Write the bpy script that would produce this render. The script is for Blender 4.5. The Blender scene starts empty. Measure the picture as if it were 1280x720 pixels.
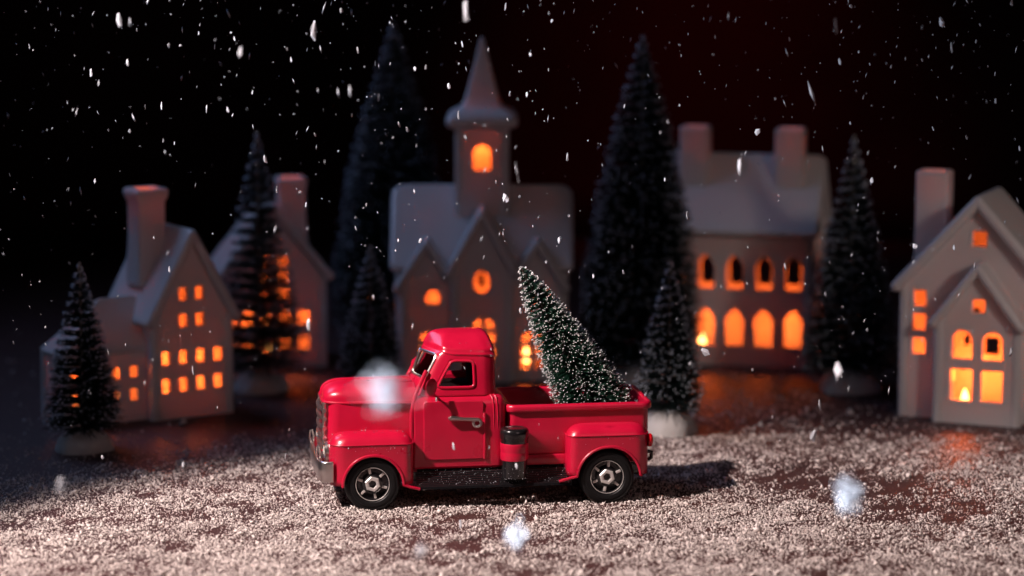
import bpy, bmesh, math, random
import numpy as np
from mathutils import Matrix, Vector, Euler

S = 0.01                       # everything below is written in centimetres
R = math.radians
scene = bpy.context.scene
COL = scene.collection
random.seed(7)

# ------------------------------------------------------------------ camera
cam = bpy.data.cameras.new("camera")
cam.lens = 100.0
cam.sensor_width = 36.0
cam.clip_start = 0.05
cam.clip_end = 20.0
cam.dof.use_dof = True
cam.dof.focus_distance = 132.0 * S
cam.dof.aperture_fstop = 6.0
cam.dof.aperture_blades = 0
camo = bpy.data.objects.new("camera", cam)
COL.objects.link(camo)
camo.location = (0, -133 * S, 29.87 * S)
camo.rotation_euler = (R(90 - 8.52), 0, 0)
scene.camera = camo

# ------------------------------------------------------------------ world (a dark studio)
world = bpy.data.worlds.new("World")
scene.world = world
world.use_nodes = True
bg = world.node_tree.nodes["Background"]
bg.inputs[0].default_value = (0.35, 0.45, 0.75, 1)
bg.inputs[1].default_value = 0.003
vs = scene.view_settings
vs.view_transform = 'Standard'
vs.look = 'None'
vs.exposure = 0.0
vs.gamma = 1.0
vs.use_curve_mapping = False

# ------------------------------------------------------------------ lamps
def aim(o, target):
    d = Vector(target) * S - o.location
    o.rotation_euler = d.to_track_quat('-Z', 'Y').to_euler()

def spot(name, loc, target, watts, size_deg, blend, radius, color):
    l = bpy.data.lights.new(name, 'SPOT')
    l.energy = watts
    l.spot_size = R(size_deg)
    l.spot_blend = blend
    l.shadow_soft_size = radius * S
    l.color = color
    o = bpy.data.objects.new(name, l)
    COL.objects.link(o)
    o.location = Vector(loc) * S
    aim(o, target)
    return o

def area(name, loc, target, watts, sx, sy, color):
    l = bpy.data.lights.new(name, 'AREA')
    l.shape = 'RECTANGLE'
    l.size = sx * S
    l.size_y = sy * S
    l.energy = watts
    l.color = color
    o = bpy.data.objects.new(name, l)
    COL.objects.link(o)
    o.location = Vector(loc) * S
    aim(o, target)
    return o

# hard key from the left front, throwing the truck's shadow back and to the right
spot("key_spot", (-60, -39, 74), (-0.5, -13.5, 0), 84, 31, 0.45, 0.8, (1.0, 0.83, 0.79))
# narrow beams added to brighten the falling snow, crossing in front of the village
spot("snow_fill_spot", (-85, -12, 17), (30, -4, 21), 24, 16, 0.6, 1.0, (0.80, 0.86, 1.0))
spot("near_snow_fill_spot", (-75, -46, 11), (20, -44, 13), 260, 22, 0.5, 1.0, (0.85, 0.90, 1.0))
# dim cool light from above and behind, dim neutral front fill
area("top_light", (-48, 40, 60), (-2, 22, 4), 0.36, 40, 24, (0.38, 0.54, 1.0)).data.spread = R(90)
area("front_fill", (45, -85, 55), (12, 20, 4), 0.50, 40, 40, (1.0, 0.70, 0.70))
spot("porch_fill", (70, -70, 45), (27, 18, 6), 9.0, 17, 1.0, 6.0, (1.0, 0.82, 0.76))
area("cool_fill", (-75, -30, 30), (-21, 13, 3), 0.008, 12, 12, (0.50, 0.66, 1.0)).data.spread = R(40)
spot("backdrop_spot", (15, 45, 48), (15, 92, 12), 2.4, 46, 1.0, 3.0, (1.0, 0.03, 0.03))

# ------------------------------------------------------------------ materials
def material(name, color, rough=0.5, metal=0.0, coat=0.0, spec=0.5, trans=0.0):
    m = bpy.data.materials.new(name)
    m.use_nodes = True
    b = m.node_tree.nodes["Principled BSDF"]
    b.inputs["Base Color"].default_value = (*color, 1)
    b.inputs["Roughness"].default_value = rough
    b.inputs["Metallic"].default_value = metal
    b.inputs["Coat Weight"].default_value = coat
    b.inputs["Coat Roughness"].default_value = 0.08
    b.inputs["Specular IOR Level"].default_value = spec
    return m

def nodes(m):
    return m.node_tree.nodes, m.node_tree.links, m.node_tree.nodes["Principled BSDF"]

def add_noise_bump(m, scale, strength, dist, detail=4):
    n, l, b = nodes(m)
    tc = n.new("ShaderNodeTexCoord")
    t = n.new("ShaderNodeTexNoise")
    t.inputs["Scale"].default_value = scale
    t.inputs["Detail"].default_value = detail
    bp = n.new("ShaderNodeBump")
    bp.inputs["Strength"].default_value = strength
    bp.inputs["Distance"].default_value = dist
    l.new(tc.outputs["Object"], t.inputs["Vector"])
    l.new(t.outputs["Fac"], bp.inputs["Height"])
    l.new(bp.outputs["Normal"], b.inputs["Normal"])
    return t

def add_color_noise(m, scale, c1, c2, lo=0.35, hi=0.65, detail=5, rough=None):
    n, l, b = nodes(m)
    tc = n.new("ShaderNodeTexCoord")
    t = n.new("ShaderNodeTexNoise")
    t.inputs["Scale"].default_value = scale
    t.inputs["Detail"].default_value = detail
    r = n.new("ShaderNodeValToRGB")
    r.color_ramp.elements[0].position = lo
    r.color_ramp.elements[1].position = hi
    r.color_ramp.elements[0].color = (*c1, 1)
    r.color_ramp.elements[1].color = (*c2, 1)
    l.new(tc.outputs["Object"], t.inputs["Vector"])
    l.new(t.outputs["Fac"], r.inputs["Fac"])
    l.new(r.outputs["Color"], b.inputs["Base Color"])
    if rough:
        mr = n.new("ShaderNodeMapRange")
        mr.inputs["To Min"].default_value = rough[0]
        mr.inputs["To Max"].default_value = rough[1]
        l.new(t.outputs["Fac"], mr.inputs["Value"])
        l.new(mr.outputs["Result"], b.inputs["Roughness"])

M = {}
M['red'] = material('red_lacquer', (0.47, 0.004, 0.032), 0.34, 0, 0.35)
add_color_noise(M['red'], 90, (0.43, 0.0035, 0.029), (0.51, 0.005, 0.036), 0.3, 0.7, 4, (0.22, 0.38))
add_noise_bump(M['red'], 260, 0.10, 0.0004)
M['chrome'] = material('worn_chrome', (0.72, 0.66, 0.63), 0.30, 1.0)
add_noise_bump(M['chrome'], 500, 0.12, 0.0003)
M['bright'] = material('wheel_silver', (0.80, 0.76, 0.72), 0.35, 0.55)
M['black'] = material('black_enamel', (0.008, 0.007, 0.008), 0.22, 0, 0.4)
M['tyre'] = material('black_rubber', (0.006, 0.0055, 0.006), 0.5, 0, 0, 0.3)
add_noise_bump(M['tyre'], 400, 0.2, 0.0003)
M['inside'] = material('dark_cab_lining', (0.006, 0.004, 0.004), 0.9, 0, 0, 0.05)
M['lens'] = material('lamp_lens', (0.55, 0.5, 0.45), 0.08, 0, 0.6)
M['redlens'] = material('red_tail_lens', (0.5, 0.004, 0.01), 0.15, 0, 0.6)
M['wire'] = material('twisted_wire', (0.25, 0.24, 0.22), 0.4, 0.9)
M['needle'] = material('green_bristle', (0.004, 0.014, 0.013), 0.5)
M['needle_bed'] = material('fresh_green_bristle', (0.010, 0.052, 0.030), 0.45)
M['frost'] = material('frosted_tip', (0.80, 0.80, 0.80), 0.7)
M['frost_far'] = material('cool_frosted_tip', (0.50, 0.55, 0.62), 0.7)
M['flake'] = material('snow_flake', (0.56, 0.58, 0.63), 0.6)
M['grain'] = material('snow_grain', (0.72, 0.63, 0.585), 0.45)
M['plaster'] = material('plaster_base', (0.46, 0.44, 0.42), 0.8)
add_noise_bump(M['plaster'], 120, 0.5, 0.002)
M['tin'] = material('tin_cup', (0.6, 0.58, 0.55), 0.35, 1.0)
M['backdrop'] = material('backdrop_cloth', (0.030, 0.010, 0.012), 0.95, 0, 0, 0.1)
add_color_noise(M['backdrop'], 6, (0.022, 0.007, 0.009), (0.036, 0.012, 0.014))

def porcelain(name, tint):
    m = material(name, tint, 0.35, 0, 0.15)
    n, l, b = nodes(m)
    add_color_noise(m, 30, tuple(c * 0.93 for c in tint), tint, 0.3, 0.7, 4)
    tr = n.new("ShaderNodeBsdfTranslucent")
    tr.inputs["Color"].default_value = (0.9, 0.55, 0.38, 1)
    mx = n.new("ShaderNodeMixShader")
    mx.inputs[0].default_value = 0.11
    out = n["Material Output"]
    l.new(b.outputs[0], mx.inputs[1])
    l.new(tr.outputs[0], mx.inputs[2])
    l.new(mx.outputs[0], out.inputs["Surface"])
    add_noise_bump(m, 60, 0.15, 0.001)
    return m
M['porcelain'] = porcelain('white_porcelain', (0.72, 0.69, 0.68))

def flame_mat():
    m = bpy.data.materials.new('glowing_bulb')
    m.use_nodes = True
    n = m.node_tree.nodes
    b = n["Principled BSDF"]
    b.inputs["Base Color"].default_value = (0.9, 0.5, 0.2, 1)
    b.inputs["Emission Color"].default_value = (1.0, 0.50, 0.14, 1)
    b.inputs["Emission Strength"].default_value = 9.0
    return m
M['flame'] = flame_mat()

def table_mat():
    m = material('lacquered_table', (0.05, 0.016, 0.014), 0.28)
    n, l, b = nodes(m)
    tc = n.new("ShaderNodeTexCoord")
    mp = n.new("ShaderNodeMapping")
    mp.inputs["Scale"].default_value = (6, 60, 6)
    t = n.new("ShaderNodeTexNoise")
    t.inputs["Scale"].default_value = 1.0
    t.inputs["Detail"].default_value = 8
    r = n.new("ShaderNodeValToRGB")
    r.color_ramp.elements[0].color = (0.024, 0.007, 0.006, 1)
    r.color_ramp.elements[1].color = (0.068, 0.019, 0.015, 1)
    dust = n.new("ShaderNodeTexNoise")
    dust.inputs["Scale"].default_value = 900
    dust.inputs["Detail"].default_value = 3
    dr = n.new("ShaderNodeValToRGB")
    dr.color_ramp.elements[0].position = 0.60
    dr.color_ramp.elements[1].position = 0.82
    mix = n.new("ShaderNodeMix")
    mix.data_type = 'RGBA'
    mix.inputs["B"].default_value = (0.42, 0.38, 0.37, 1)
    l.new(tc.outputs["Object"], mp.inputs["Vector"])
    l.new(mp.outputs["Vector"], t.inputs["Vector"])
    l.new(t.outputs["Fac"], r.inputs["Fac"])
    l.new(tc.outputs["Object"], dust.inputs["Vector"])
    l.new(dust.outputs["Fac"], dr.inputs["Fac"])
    l.new(dr.outputs["Color"], mix.inputs["Factor"])
    l.new(r.outputs["Color"], mix.inputs["A"])
    l.new(mix.outputs["Result"], b.inputs["Base Color"])
    mr = n.new("ShaderNodeMapRange")
    mr.inputs["To Min"].default_value = 0.56
    mr.inputs["To Max"].default_value = 0.9
    l.new(dr.outputs["Color"], mr.inputs["Value"])
    l.new(mr.outputs["Result"], b.inputs["Roughness"])
    return m
M['table'] = table_mat()

# ------------------------------------------------------------------ object helpers
def tag(o, label=None, cat=None, group=None, kind=None):
    if label: o["label"] = label
    if cat: o["category"] = cat
    if group: o["group"] = group
    if kind: o["kind"] = kind
    return o

def empty(name, loc, rz=0.0):
    o = bpy.data.objects.new(name, None)
    o.empty_display_size = 0.02
    COL.objects.link(o)
    o.location = Vector(loc) * S
    o.rotation_euler = (0, 0, rz)
    return o

def mesh_obj(name, me, mat, parent=None, smooth=40):
    if mat is not None:
        me.materials.clear()
        me.materials.append(mat)
    if smooth:
        me.shade_smooth()
        me.set_sharp_from_angle(angle=R(smooth))
    o = bpy.data.objects.new(name, me)
    COL.objects.link(o)
    o.parent = parent
    return o

def obj(name, bm, mat, parent=None, smooth=40):
    bmesh.ops.recalc_face_normals(bm, faces=bm.faces)
    me = bpy.data.meshes.new(name)
    bm.to_mesh(me)
    bm.free()
    me.transform(Matrix.Scale(S, 4))
    return mesh_obj(name, me, mat, parent, smooth)

def obj_np(name, V, F, mat, parent=None, smooth=0):
    V = np.asarray(V, np.float32) * S
    F = np.asarray(F, np.int32)
    me = bpy.data.meshes.new(name)
    me.vertices.add(len(V))
    me.vertices.foreach_set("co", V.ravel())
    k = F.shape[1]
    me.loops.add(F.size)
    me.loops.foreach_set("vertex_index", F.ravel())
    me.polygons.add(len(F))
    me.polygons.foreach_set("loop_start", np.arange(0, F.size, k, dtype=np.int32))
    me.update(calc_edges=True)
    return mesh_obj(name, me, mat, parent, smooth)

def solid(o, t, offset=-1.0):
    m = o.modifiers.new("thickness", 'SOLIDIFY')
    m.thickness = t * S
    m.offset = offset
    return o

def box(bm, x0, x1, y0, y1, z0, z1, bev=0.0, seg=2, mat=None):
    g = bmesh.ops.create_cube(bm, size=1.0)
    vs_ = g['verts']
    for v in vs_:
        v.co = Vector(((x0 + x1) / 2 + v.co.x * (x1 - x0), (y0 + y1) / 2 + v.co.y * (y1 - y0), (z0 + z1) / 2 + v.co.z * (z1 - z0)))
    if mat is not None:
        bmesh.ops.transform(bm, matrix=mat, verts=vs_)
    if bev > 0:
        es = list({e for v in vs_ for e in v.link_edges})
        bmesh.ops.bevel(bm, geom=es, offset=bev, segments=seg, affect='EDGES', profile=0.5)

def grid_faces(bm, rows, closed_u=False, closed_v=False):
    nv, nu = len(rows), len(rows[0])
    for j in range(nv if closed_v else nv - 1):
        a, b = rows[j], rows[(j + 1) % nv]
        for i in range(nu if closed_u else nu - 1):
            k = (i + 1) % nu
            try:
                bm.faces.new((a[i], a[k], b[k], b[i]))
            except ValueError:
                pass

def tube(bm, pts, r, n=8, closed=False, caps=True, taper=None):
    P = [Vector(p) for p in pts]
    m = len(P)
    rows = []
    up = Vector((0.13, 0.31, 0.94)).normalized()
    prev = None
    for i in range(m):
        if closed:
            d = (P[(i + 1) % m] - P[i - 1])
        else:
            d = P[min(i + 1, m - 1)] - P[max(i - 1, 0)]
        d.normalize()
        if prev is None:
            a = d.cross(up)
            if a.length < 1e-3:
                a = d.cross(Vector((1, 0, 0)))
        else:
            a = prev - d * prev.dot(d)
        a.normalize()
        prev = a
        b = d.cross(a)
        rr = r if taper is None else r * taper[i]
        rows.append([bm.verts.new(P[i] + (a * math.cos(2 * math.pi * k / n) + b * math.sin(2 * math.pi * k / n)) * rr) for k in range(n)])
    grid_faces(bm, rows, closed_u=True, closed_v=closed)
    if caps and not closed:
        bm.faces.new(rows[0])
        bm.faces.new(list(reversed(rows[-1])))

def lathe(bm, prof, n=40, axis='Z', center=(0, 0, 0)):
    """prof: list of (radius, along)."""
    rows = []
    c = Vector(center)
    for (r, h) in prof:
        row = []
        if r < 1e-5:
            p = {'Z': Vector((0, 0, h)), 'Y': Vector((0, h, 0)), 'X': Vector((h, 0, 0))}[axis]
            v = bm.verts.new(c + p)
            row = [v] * n
        else:
            for k in range(n):
                a = 2 * math.pi * k / n
                u, w = r * math.cos(a), r * math.sin(a)
                p = {'Z': Vector((u, w, h)), 'Y': Vector((u, h, w)), 'X': Vector((h, u, w))}[axis]
                row.append(bm.verts.new(c + p))
        rows.append(row)
    for a, b in zip(rows[:-1], rows[1:]):
        for i in range(n):
            k = (i + 1) % n
            vs_ = []
            for v in (a[i], a[k], b[k], b[i]):
                if v not in vs_:
                    vs_.append(v)
            if len(vs_) >= 3:
                try:
                    bm.faces.new(vs_)
                except ValueError:
                    pass

def rrect(x0, x1, y0, y1, r, n=6):
    """rounded rectangle, counter clockwise; r is one radius or four (x0y0, x1y0, x1y1, x0y1)."""
    if not isinstance(r, (list, tuple)):
        r = [r] * 4
    P = []
    for (cx, cy, a0, rr) in ((x0 + r[0], y0 + r[0], 180, r[0]), (x1 - r[1], y0 + r[1], 270, r[1]), (x1 - r[2], y1 - r[2], 0, r[2]), (x0 + r[3], y1 - r[3], 90, r[3])):
        for k in range(n + 1):
            a = R(a0 + 90 * k / n)
            P.append((cx + rr * math.cos(a), cy + rr * math.sin(a)))
    return P

def resample(P, n, closed=True):
    P = [Vector(p) for p in P]
    if closed:
        P = P + [P[0]]
    L = [0]
    for a, b in zip(P[:-1], P[1:]):
        L.append(L[-1] + (b - a).length)
    out = []
    j = 0
    for i in range(n):
        s = L[-1] * i / (n if closed else n - 1)
        while j < len(L) - 2 and L[j + 1] < s:
            j += 1
        t = (s - L[j]) / max(1e-9, L[j + 1] - L[j])
        out.append(P[j].lerp(P[j + 1], min(1, t)))
    return out

def mirror_y(bm):
    for v in bm.verts:
        v.co.y = -v.co.y

# ------------------------------------------------------------------ the setting
bm = bmesh.new()
box(bm, -130, 130, -75, 96, -3, 0, 0.2)
tag(obj('table_top', bm, M['table']), 'dark red brown table top dusted with snow', None, None, 'structure')
bm = bmesh.new()
rows = []
for z in np.linspace(0.05, 120, 30):
    rows.append([bm.verts.new((x, 92 + 0.8 * math.sin(x * 0.21) + 0.5 * math.sin(x * 0.083 + 1), z)) for x in np.linspace(-130, 130, 90)])
grid_faces(bm, rows)
solid(tag(obj('backdrop', bm, M['backdrop']), 'dark backdrop cloth behind the village', None, None, 'structure'), 0.3, 1.0)

# ------------------------------------------------------------------ porcelain houses
def plate_mesh(outline, holes, thick, bev):
    cu = bpy.data.curves.new("tmp", 'CURVE')
    cu.dimensions = '2D'
    cu.fill_mode = 'BOTH'
    cu.extrude = max(0.001, thick / 2 - bev)
    cu.bevel_depth = bev
    cu.bevel_resolution = 2
    cu.offset = 0.0
    for loop in [outline] + holes:
        sp = cu.splines.new('POLY')
        sp.points.add(len(loop) - 1)
        for p, q in zip(sp.points, loop):
            p.co = (q[0], q[1], 0, 1)
        sp.use_cyclic_u = True
    o = bpy.data.objects.new("tmp", cu)
    COL.objects.link(o)
    dg = bpy.context.evaluated_depsgraph_get()
    me = bpy.data.meshes.new_from_object(o.evaluated_get(dg))
    bpy.data.objects.remove(o)
    bpy.data.curves.remove(cu)
    return me

def add_plate(bm, outline, holes, thick, bev, mat):
    """outline in the plate's own u,v; mat maps (u, v, w) to the house; w runs along the normal, plate centred on w=0."""
    me = plate_mesh(outline, holes, thick, bev)
    me.transform(mat)
    bm.from_mesh(me)
    bpy.data.meshes.remove(me)

def basis(o, u, v):
    u = Vector(u).normalized()
    v = Vector(v)
    v = (v - u * v.dot(u)).normalized()
    w = u.cross(v)
    m = Matrix((u, v, w)).transposed().to_4x4()
    m.translation = Vector(o)
    return m

def rect(cx, cz, w, h, r=0.1):
    return rrect(cx - w / 2, cx + w / 2, cz - h / 2, cz + h / 2, min(r, w * 0.45, h * 0.45), 3)

def arch(cx, z0, w, h):
    """round-headed opening standing on z0."""
    r = w / 2
    P = [(cx - r, z0), (cx + r, z0)]
    for k in range(0, 13):
        a = math.pi * k / 12
        P.append((cx + r * math.cos(a), z0 + h - r + r * math.sin(a)))
    return P

def lancet(cx, z0, w, h):
    r = w / 2
    P = [(cx - r * 0.92, z0), (cx + r * 0.92, z0)]
    hs = h - w * 0.75
    for k in range(0, 8):
        t = k / 7
        P.append((cx + r * (1 - t ** 1.9), z0 + hs + w * 0.75 * (t ** 0.95)))
    for k in range(6, -1, -1):
        t = k / 7
        P.append((cx - r * (1 - t ** 1.9), z0 + hs + w * 0.75 * (t ** 0.95)))
    return P

def half_arch(cx, z0, w, h, side):
    """pane with one rounded upper corner."""
    x0, x1 = cx - w / 2, cx + w / 2
    P = [(x0, z0), (x1, z0)]
    r = w * 0.95
    if side < 0:                       # rounded at the left
        P += [(x1, z0 + h)]
        for k in range(7):
            a = R(90 + 90 * k / 6)
            P.append((x0 + r + r * math.cos(a), z0 + h - r + r * math.sin(a)))
    else:
        for k in range(7):
            a = R(0 + 90 * k / 6)
            P.append((x1 - r + r * math.cos(a), z0 + h - r + r * math.sin(a)))
        P += [(x0, z0 + h)]
    return P

def window_rims(parent, holes, mat, w, bev=0.06):
    """each opening's rounded rim is a part of its own"""
    for h in holes:
        bm = bmesh.new()
        P = [mat @ Vector((p[0], p[1], w)) for p in resample([Vector((q[0], q[1], 0)) for q in h], 28)]
        tube(bm, P, bev, 6, closed=True)
        obj('window', bm, M['porcelain'], parent)

def chimney(parent, cx, cy, z0, z1, w, d, wall=0.28, rim=0.0, taper=1.0):
    bm = bmesh.new()
    def ring(z, g, inner=False):
        a, b = w / 2 + g - (wall if inner else 0), d / 2 + g - (wall if inner else 0)
        return [bm.verts.new((cx + p[0], cy + p[1], z)) for p in rrect(-a, a, -b, b, 0.16 if not inner else 0.12, 3)]
    h = z1 - z0
    rows = [ring(z0, (taper - 1) * w / 2), ring(z0 + h * 0.5, 0), ring(z1 - 0.75, 0.0), ring(z1 - 0.5, rim * 0.7), ring(z1 - 0.3, rim), ring(z1 - 0.1, rim), ring(z1, rim - 0.12),
            ring(z1 - 0.02, 0.05, True), ring(z1 - 0.15, 0, True), ring(z0, 0, True)]
    grid_faces(bm, rows, closed_u=True)
    o = obj('chimney', bm, M['porcelain'], parent, 60)
    l = bpy.data.lights.new('chimney_fill', 'POINT')  # added lamp in the shaft so the rim glows; no tea light here
    l.energy = 0.006
    l.color = (1.0, 0.14, 0.03)
    l.shadow_soft_size = 0.2 * S
    g = bpy.data.objects.new('chimney_fill', l)
    COL.objects.link(g)
    g.parent = parent
    g.location = Vector((cx, cy, z1 - 0.75)) * S
    return o

def lamp_inside(loc, watts, rz=0.0, label=None, color=(1.0, 0.13, 0.016), flame=True):
    root = empty('tea_light', loc, rz)
    tag(root, label, 'tea light')
    bm = bmesh.new()
    lathe(bm, [(0, 0.01), (0.62, 0.01), (0.65, 0.06), (0.65, 0.55), (0.60, 0.58), (0.58, 0.5), (0, 0.48)], 24)
    obj('cup', bm, M['tin'], root)
    bm = bmesh.new()
    lathe(bm, [(0, 0.45), (0.13, 0.5), (0.20, 0.72), (0.17, 0.95), (0.08, 1.2), (0, 1.38)], 14)
    obj('flame', bm, M['flame'], root)
    l = bpy.data.lights.new('tea_light_glow', 'POINT')
    l.energy = watts
    l.color = color
    l.shadow_soft_size = 0.5 * S
    o = bpy.data.objects.new('tea_light_glow', l)
    COL.objects.link(o)
    o.location = Vector((loc[0], loc[1], loc[2] + 2.2)) * S

T = 0.40     # wall thickness

def gable_shell(wall_bm, W, D, ez, az, holes_front, holes_left=(), holes_right=(), holes_back=(), y0=0.0, x0=0.0, back=True):
    """gable end faces -y; walls of a house W wide, D deep, eaves at ez, gable tip at az"""
    rims = []
    out = [(x0 + 0.02, 0), (x0 + W - 0.02, 0), (x0 + W - 0.02, ez), (x0 + W / 2, az), (x0 + 0.02, ez)]
    mf = basis((0, y0 + T / 2, 0), (1, 0, 0), (0, 0, 1))
    add_plate(wall_bm, out, list(holes_front), T, 0.09, mf)
    rims.append((holes_front, mf))
    if back:
        mb = basis((0, y0 + D - T / 2, 0), (1, 0, 0), (0, 0, 1))
        add_plate(wall_bm, out, list(holes_back), T, 0.09, mb)
    for side, hs in ((0, holes_left), (1, holes_right)):
        x = x0 + T / 2 if side == 0 else x0 + W - T / 2
        ms = basis((x, y0, 0), (0, -1, 0) if side == 0 else (0, 1, 0), (0, 0, 1))
        o = [(-D + 0.05, 0), (-0.05, 0), (-0.05, ez), (-D + 0.05, ez)] if side == 0 else [(0.05, 0), (D - 0.05, 0), (D - 0.05, ez), (0.05, ez)]
        add_plate(wall_bm, o, list(hs), T, 0.09, ms)
        rims.append((hs, ms))
    return rims

def slope(roof_bm, a, b, c, over, thick, holes=(), bev=0.15, rnd=0.16):
    """roof plate: a -> b along the eave, c on the ridge above a; holes in (along, up) coordinates."""
    a, b, c = Vector(a), Vector(b), Vector(c)
    m = basis(a, b - a, c - a)
    L = (b - a).length
    u = (b - a).normalized()
    up = (c - a) - u * (c - a).dot(u)
    Hh = up.length
    add_plate(roof_bm, rrect(-over, L + over, -over, Hh + 0.04, [0.16, 0.16, rnd, rnd], 5), list(holes), thick, bev, m)

def roof_hole(a, b, c, x, y, w):
    """(along, up) rectangle of the opening under a chimney at plan x, y"""
    a, b, c = Vector(a), Vector(b), Vector(c)
    u = (b - a).normalized()
    up = (c - a) - u * (c - a).dot(u)
    Hh = up.length
    v = up / Hh
    pl = Vector((up.x, up.y))
    s = (Vector((x - a.x, y - a.y))).dot(pl) / pl.length_squared * Hh
    al = Vector((x - a.x, y - a.y, 0)).dot(Vector((u.x, u.y, 0)))
    hw = w / 2
    k = Hh / pl.length
    return rrect(al - hw, al + hw, s - hw * k * 0.9, s + hw * k * 0.9, 0.1, 2)

# ---- house with a lower wing (left of the scene)
def wing_house():
    root = empty('porcelain_house', (-19.34, 17.73, 0), R(32.4))
    tag(root, 'white porcelain house with low side wing and wide chimney, behind the smallest frosted tree', 'house', 'porcelain village houses')
    W, D, ez, az = 4.8, 5.2, 5.6, 9.8
    fr = [rect(x, z, 0.62, 0.88) for z in (1.85, 3.35) for x in (0.83, 1.87, 2.9, 3.93)] + [rect(x, z, 0.62, 0.85) for z in (5.35, 6.8) for x in (1.9, 2.88)]
    bm = bmesh.new()
    rims = gable_shell(bm, W, D, ez, az, fr)
    # wing walls
    wy, wd, wx = 0.75, 3.0, -4.8
    wf = [rect(x, z, 0.58, 0.78) for z in (1.45, 2.68) for x in (-0.75, -1.8, -3.15, -4.15)]
    mw = basis((0, wy + T / 2, 0), (1, 0, 0), (0, 0, 1))
    add_plate(bm, [(wx, 0), (-0.0, 0), (0.0, 3.9), (wx, 3.9)], wf, T, 0.09, mw)
    rims.append((wf, mw))
    add_plate(bm, [(wx, 0), (0.0, 0), (0.0, 3.9), (wx, 3.9)], [], T, 0.09, basis((0, wy + wd - T / 2, 0), (1, 0, 0), (0, 0, 1)))
    add_plate(bm, [(0.05, 0), (wd - 0.05, 0), (wd - 0.05, 3.9), (0.05, 3.9)], [], T, 0.09, basis((wx + T / 2, wy, 0), (0, 1, 0), (0, 0, 1)))
    obj('wall', bm, M['porcelain'], root)
    for hs, m in rims:
        window_rims(root, hs, m, T / 2 - 0.02)
    # main roof
    bm = bmesh.new()
    hx = W / 2
    la, lb, lc = (-0.16, D + 0.1, ez - 0.20), (-0.16, -0.1, ez - 0.20), (hx, D + 0.1, az + 0.25)
    slope(bm, la, lb, lc, 0.1, 0.5, [roof_hole(la, lb, lc, 1.15, 2.9, 1.1)], 0.2)
    slope(bm, (W + 0.16, -0.1, ez - 0.20), (W + 0.16, D + 0.1, ez - 0.20), (hx, -0.1, az + 0.25), 0.1, 0.5, bev=0.2)
    rf = obj('roof', bm, M['porcelain'], root)
    chimney(rf, 1.15, 2.9, 7.1, 12.35, 1.6, 1.6, 0.28, 0.16, 1.15)
    # hipped roof over the wing
    bm = bmesh.new()
    e = 0.12
    P = [(wx - e, wy - e, 3.85), (0.15, wy - e, 3.85), (0.15, wy + wd + e, 3.85), (wx - e, wy + wd + e, 3.85), (-2.1, wy + wd / 2, 6.65), (0.15, wy + wd / 2, 6.65)]
    v = [bm.verts.new(p) for p in P]
    for f in ((0, 1, 5, 4), (2, 3, 4, 5), (3, 0, 4)):
        bm.faces.new([v[i] for i in f])
    wr = obj('wing_roof', bm, M['porcelain'], root)
    solid(wr, 0.35, -1.0)
    bv = wr.modifiers.new('rounding', 'BEVEL')
    bv.width = 0.16 * S
    bv.segments = 3
    c, s = math.cos(R(32.4)), math.sin(R(32.4))
    def w2(x, y): return (-19.34 + x * c - y * s, 17.73 + x * s + y * c, 0.02)
    lamp_inside(w2(2.5, 2.9), 0.098, label='small tea light glowing inside the house with the side wing')
    lamp_inside(w2(-2.6, 3.2), 0.040, label='small tea light glowing inside the low side wing')
wing_house()

# ---- house behind the left tree
def back_house():
    rz = R(12)
    root = empty('porcelain_house', (-17.17, 33.4, 0), rz)
    tag(root, 'white porcelain house mostly hidden behind a tall dark frosted tree', 'house', 'porcelain village houses')
    W, D, ez, az = 6.2, 5.0, 5.7, 9.4
    fr = [rect(x, z, 0.80, 0.95) for z in (1.5, 3.0) for x in (0.45, 1.5, 2.6, 3.72, 4.85)] + [rect(x, z, 0.75, 0.75) for z in (4.5, 5.45, 6.4) for x in (2.6, 3.68)]
    bm = bmesh.new()
    rims = gable_shell(bm, W, D, ez, az, fr)
    obj('wall', bm, M['porcelain'], root)
    for hs, m in rims:
        window_rims(root, hs, m, T / 2 - 0.02)
    bm = bmesh.new()
    slope(bm, (-0.2, D + 0.1, ez - 0.2), (-0.2, -0.1, ez - 0.2), (W / 2, D + 0.1, az + 0.25), 0.1, 0.5, bev=0.2)
    la, lb, lc = (W + 0.2, -0.1, ez - 0.2), (W + 0.2, D + 0.1, ez - 0.2), (W / 2, -0.1, az + 0.25)
    slope(bm, la, lb, lc, 0.1, 0.5, [roof_hole(la, lb, lc, 4.5, 2.5, 1.1)], 0.2)
    rf = obj('roof', bm, M['porcelain'], root)
    chimney(rf, 4.5, 2.5, 7.0, 11.2, 1.65, 1.65, 0.28, 0.08, 1.1)
    c, s = math.cos(rz), math.sin(rz)
    lamp_inside((-17.17 + 3.1 * c - 2.6 * s, 33.4 + 3.1 * s + 2.6 * c, 0.02), 0.098, label='small tea light glowing inside the house hidden by the tree')
back_house()

# ---- church
def pane_grid(cx, z0, w, h, cols=2, rows_=3, bar=0.13):
    pw, ph = (w - bar * (cols - 1)) / cols, (h - bar * (rows_ - 1)) / rows_
    out = []
    for r in range(rows_):
        for c in range(cols):
            x = cx - w / 2 + pw / 2 + c * (pw + bar)
            z = z0 + r * (ph + bar)
            if r < rows_ - 1:
                out.append(rect(x, z + ph / 2, pw, ph, 0.1))
            else:
                out.append(half_arch(x, z, pw, ph, -1 if c == 0 else 1))
    return out

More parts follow.
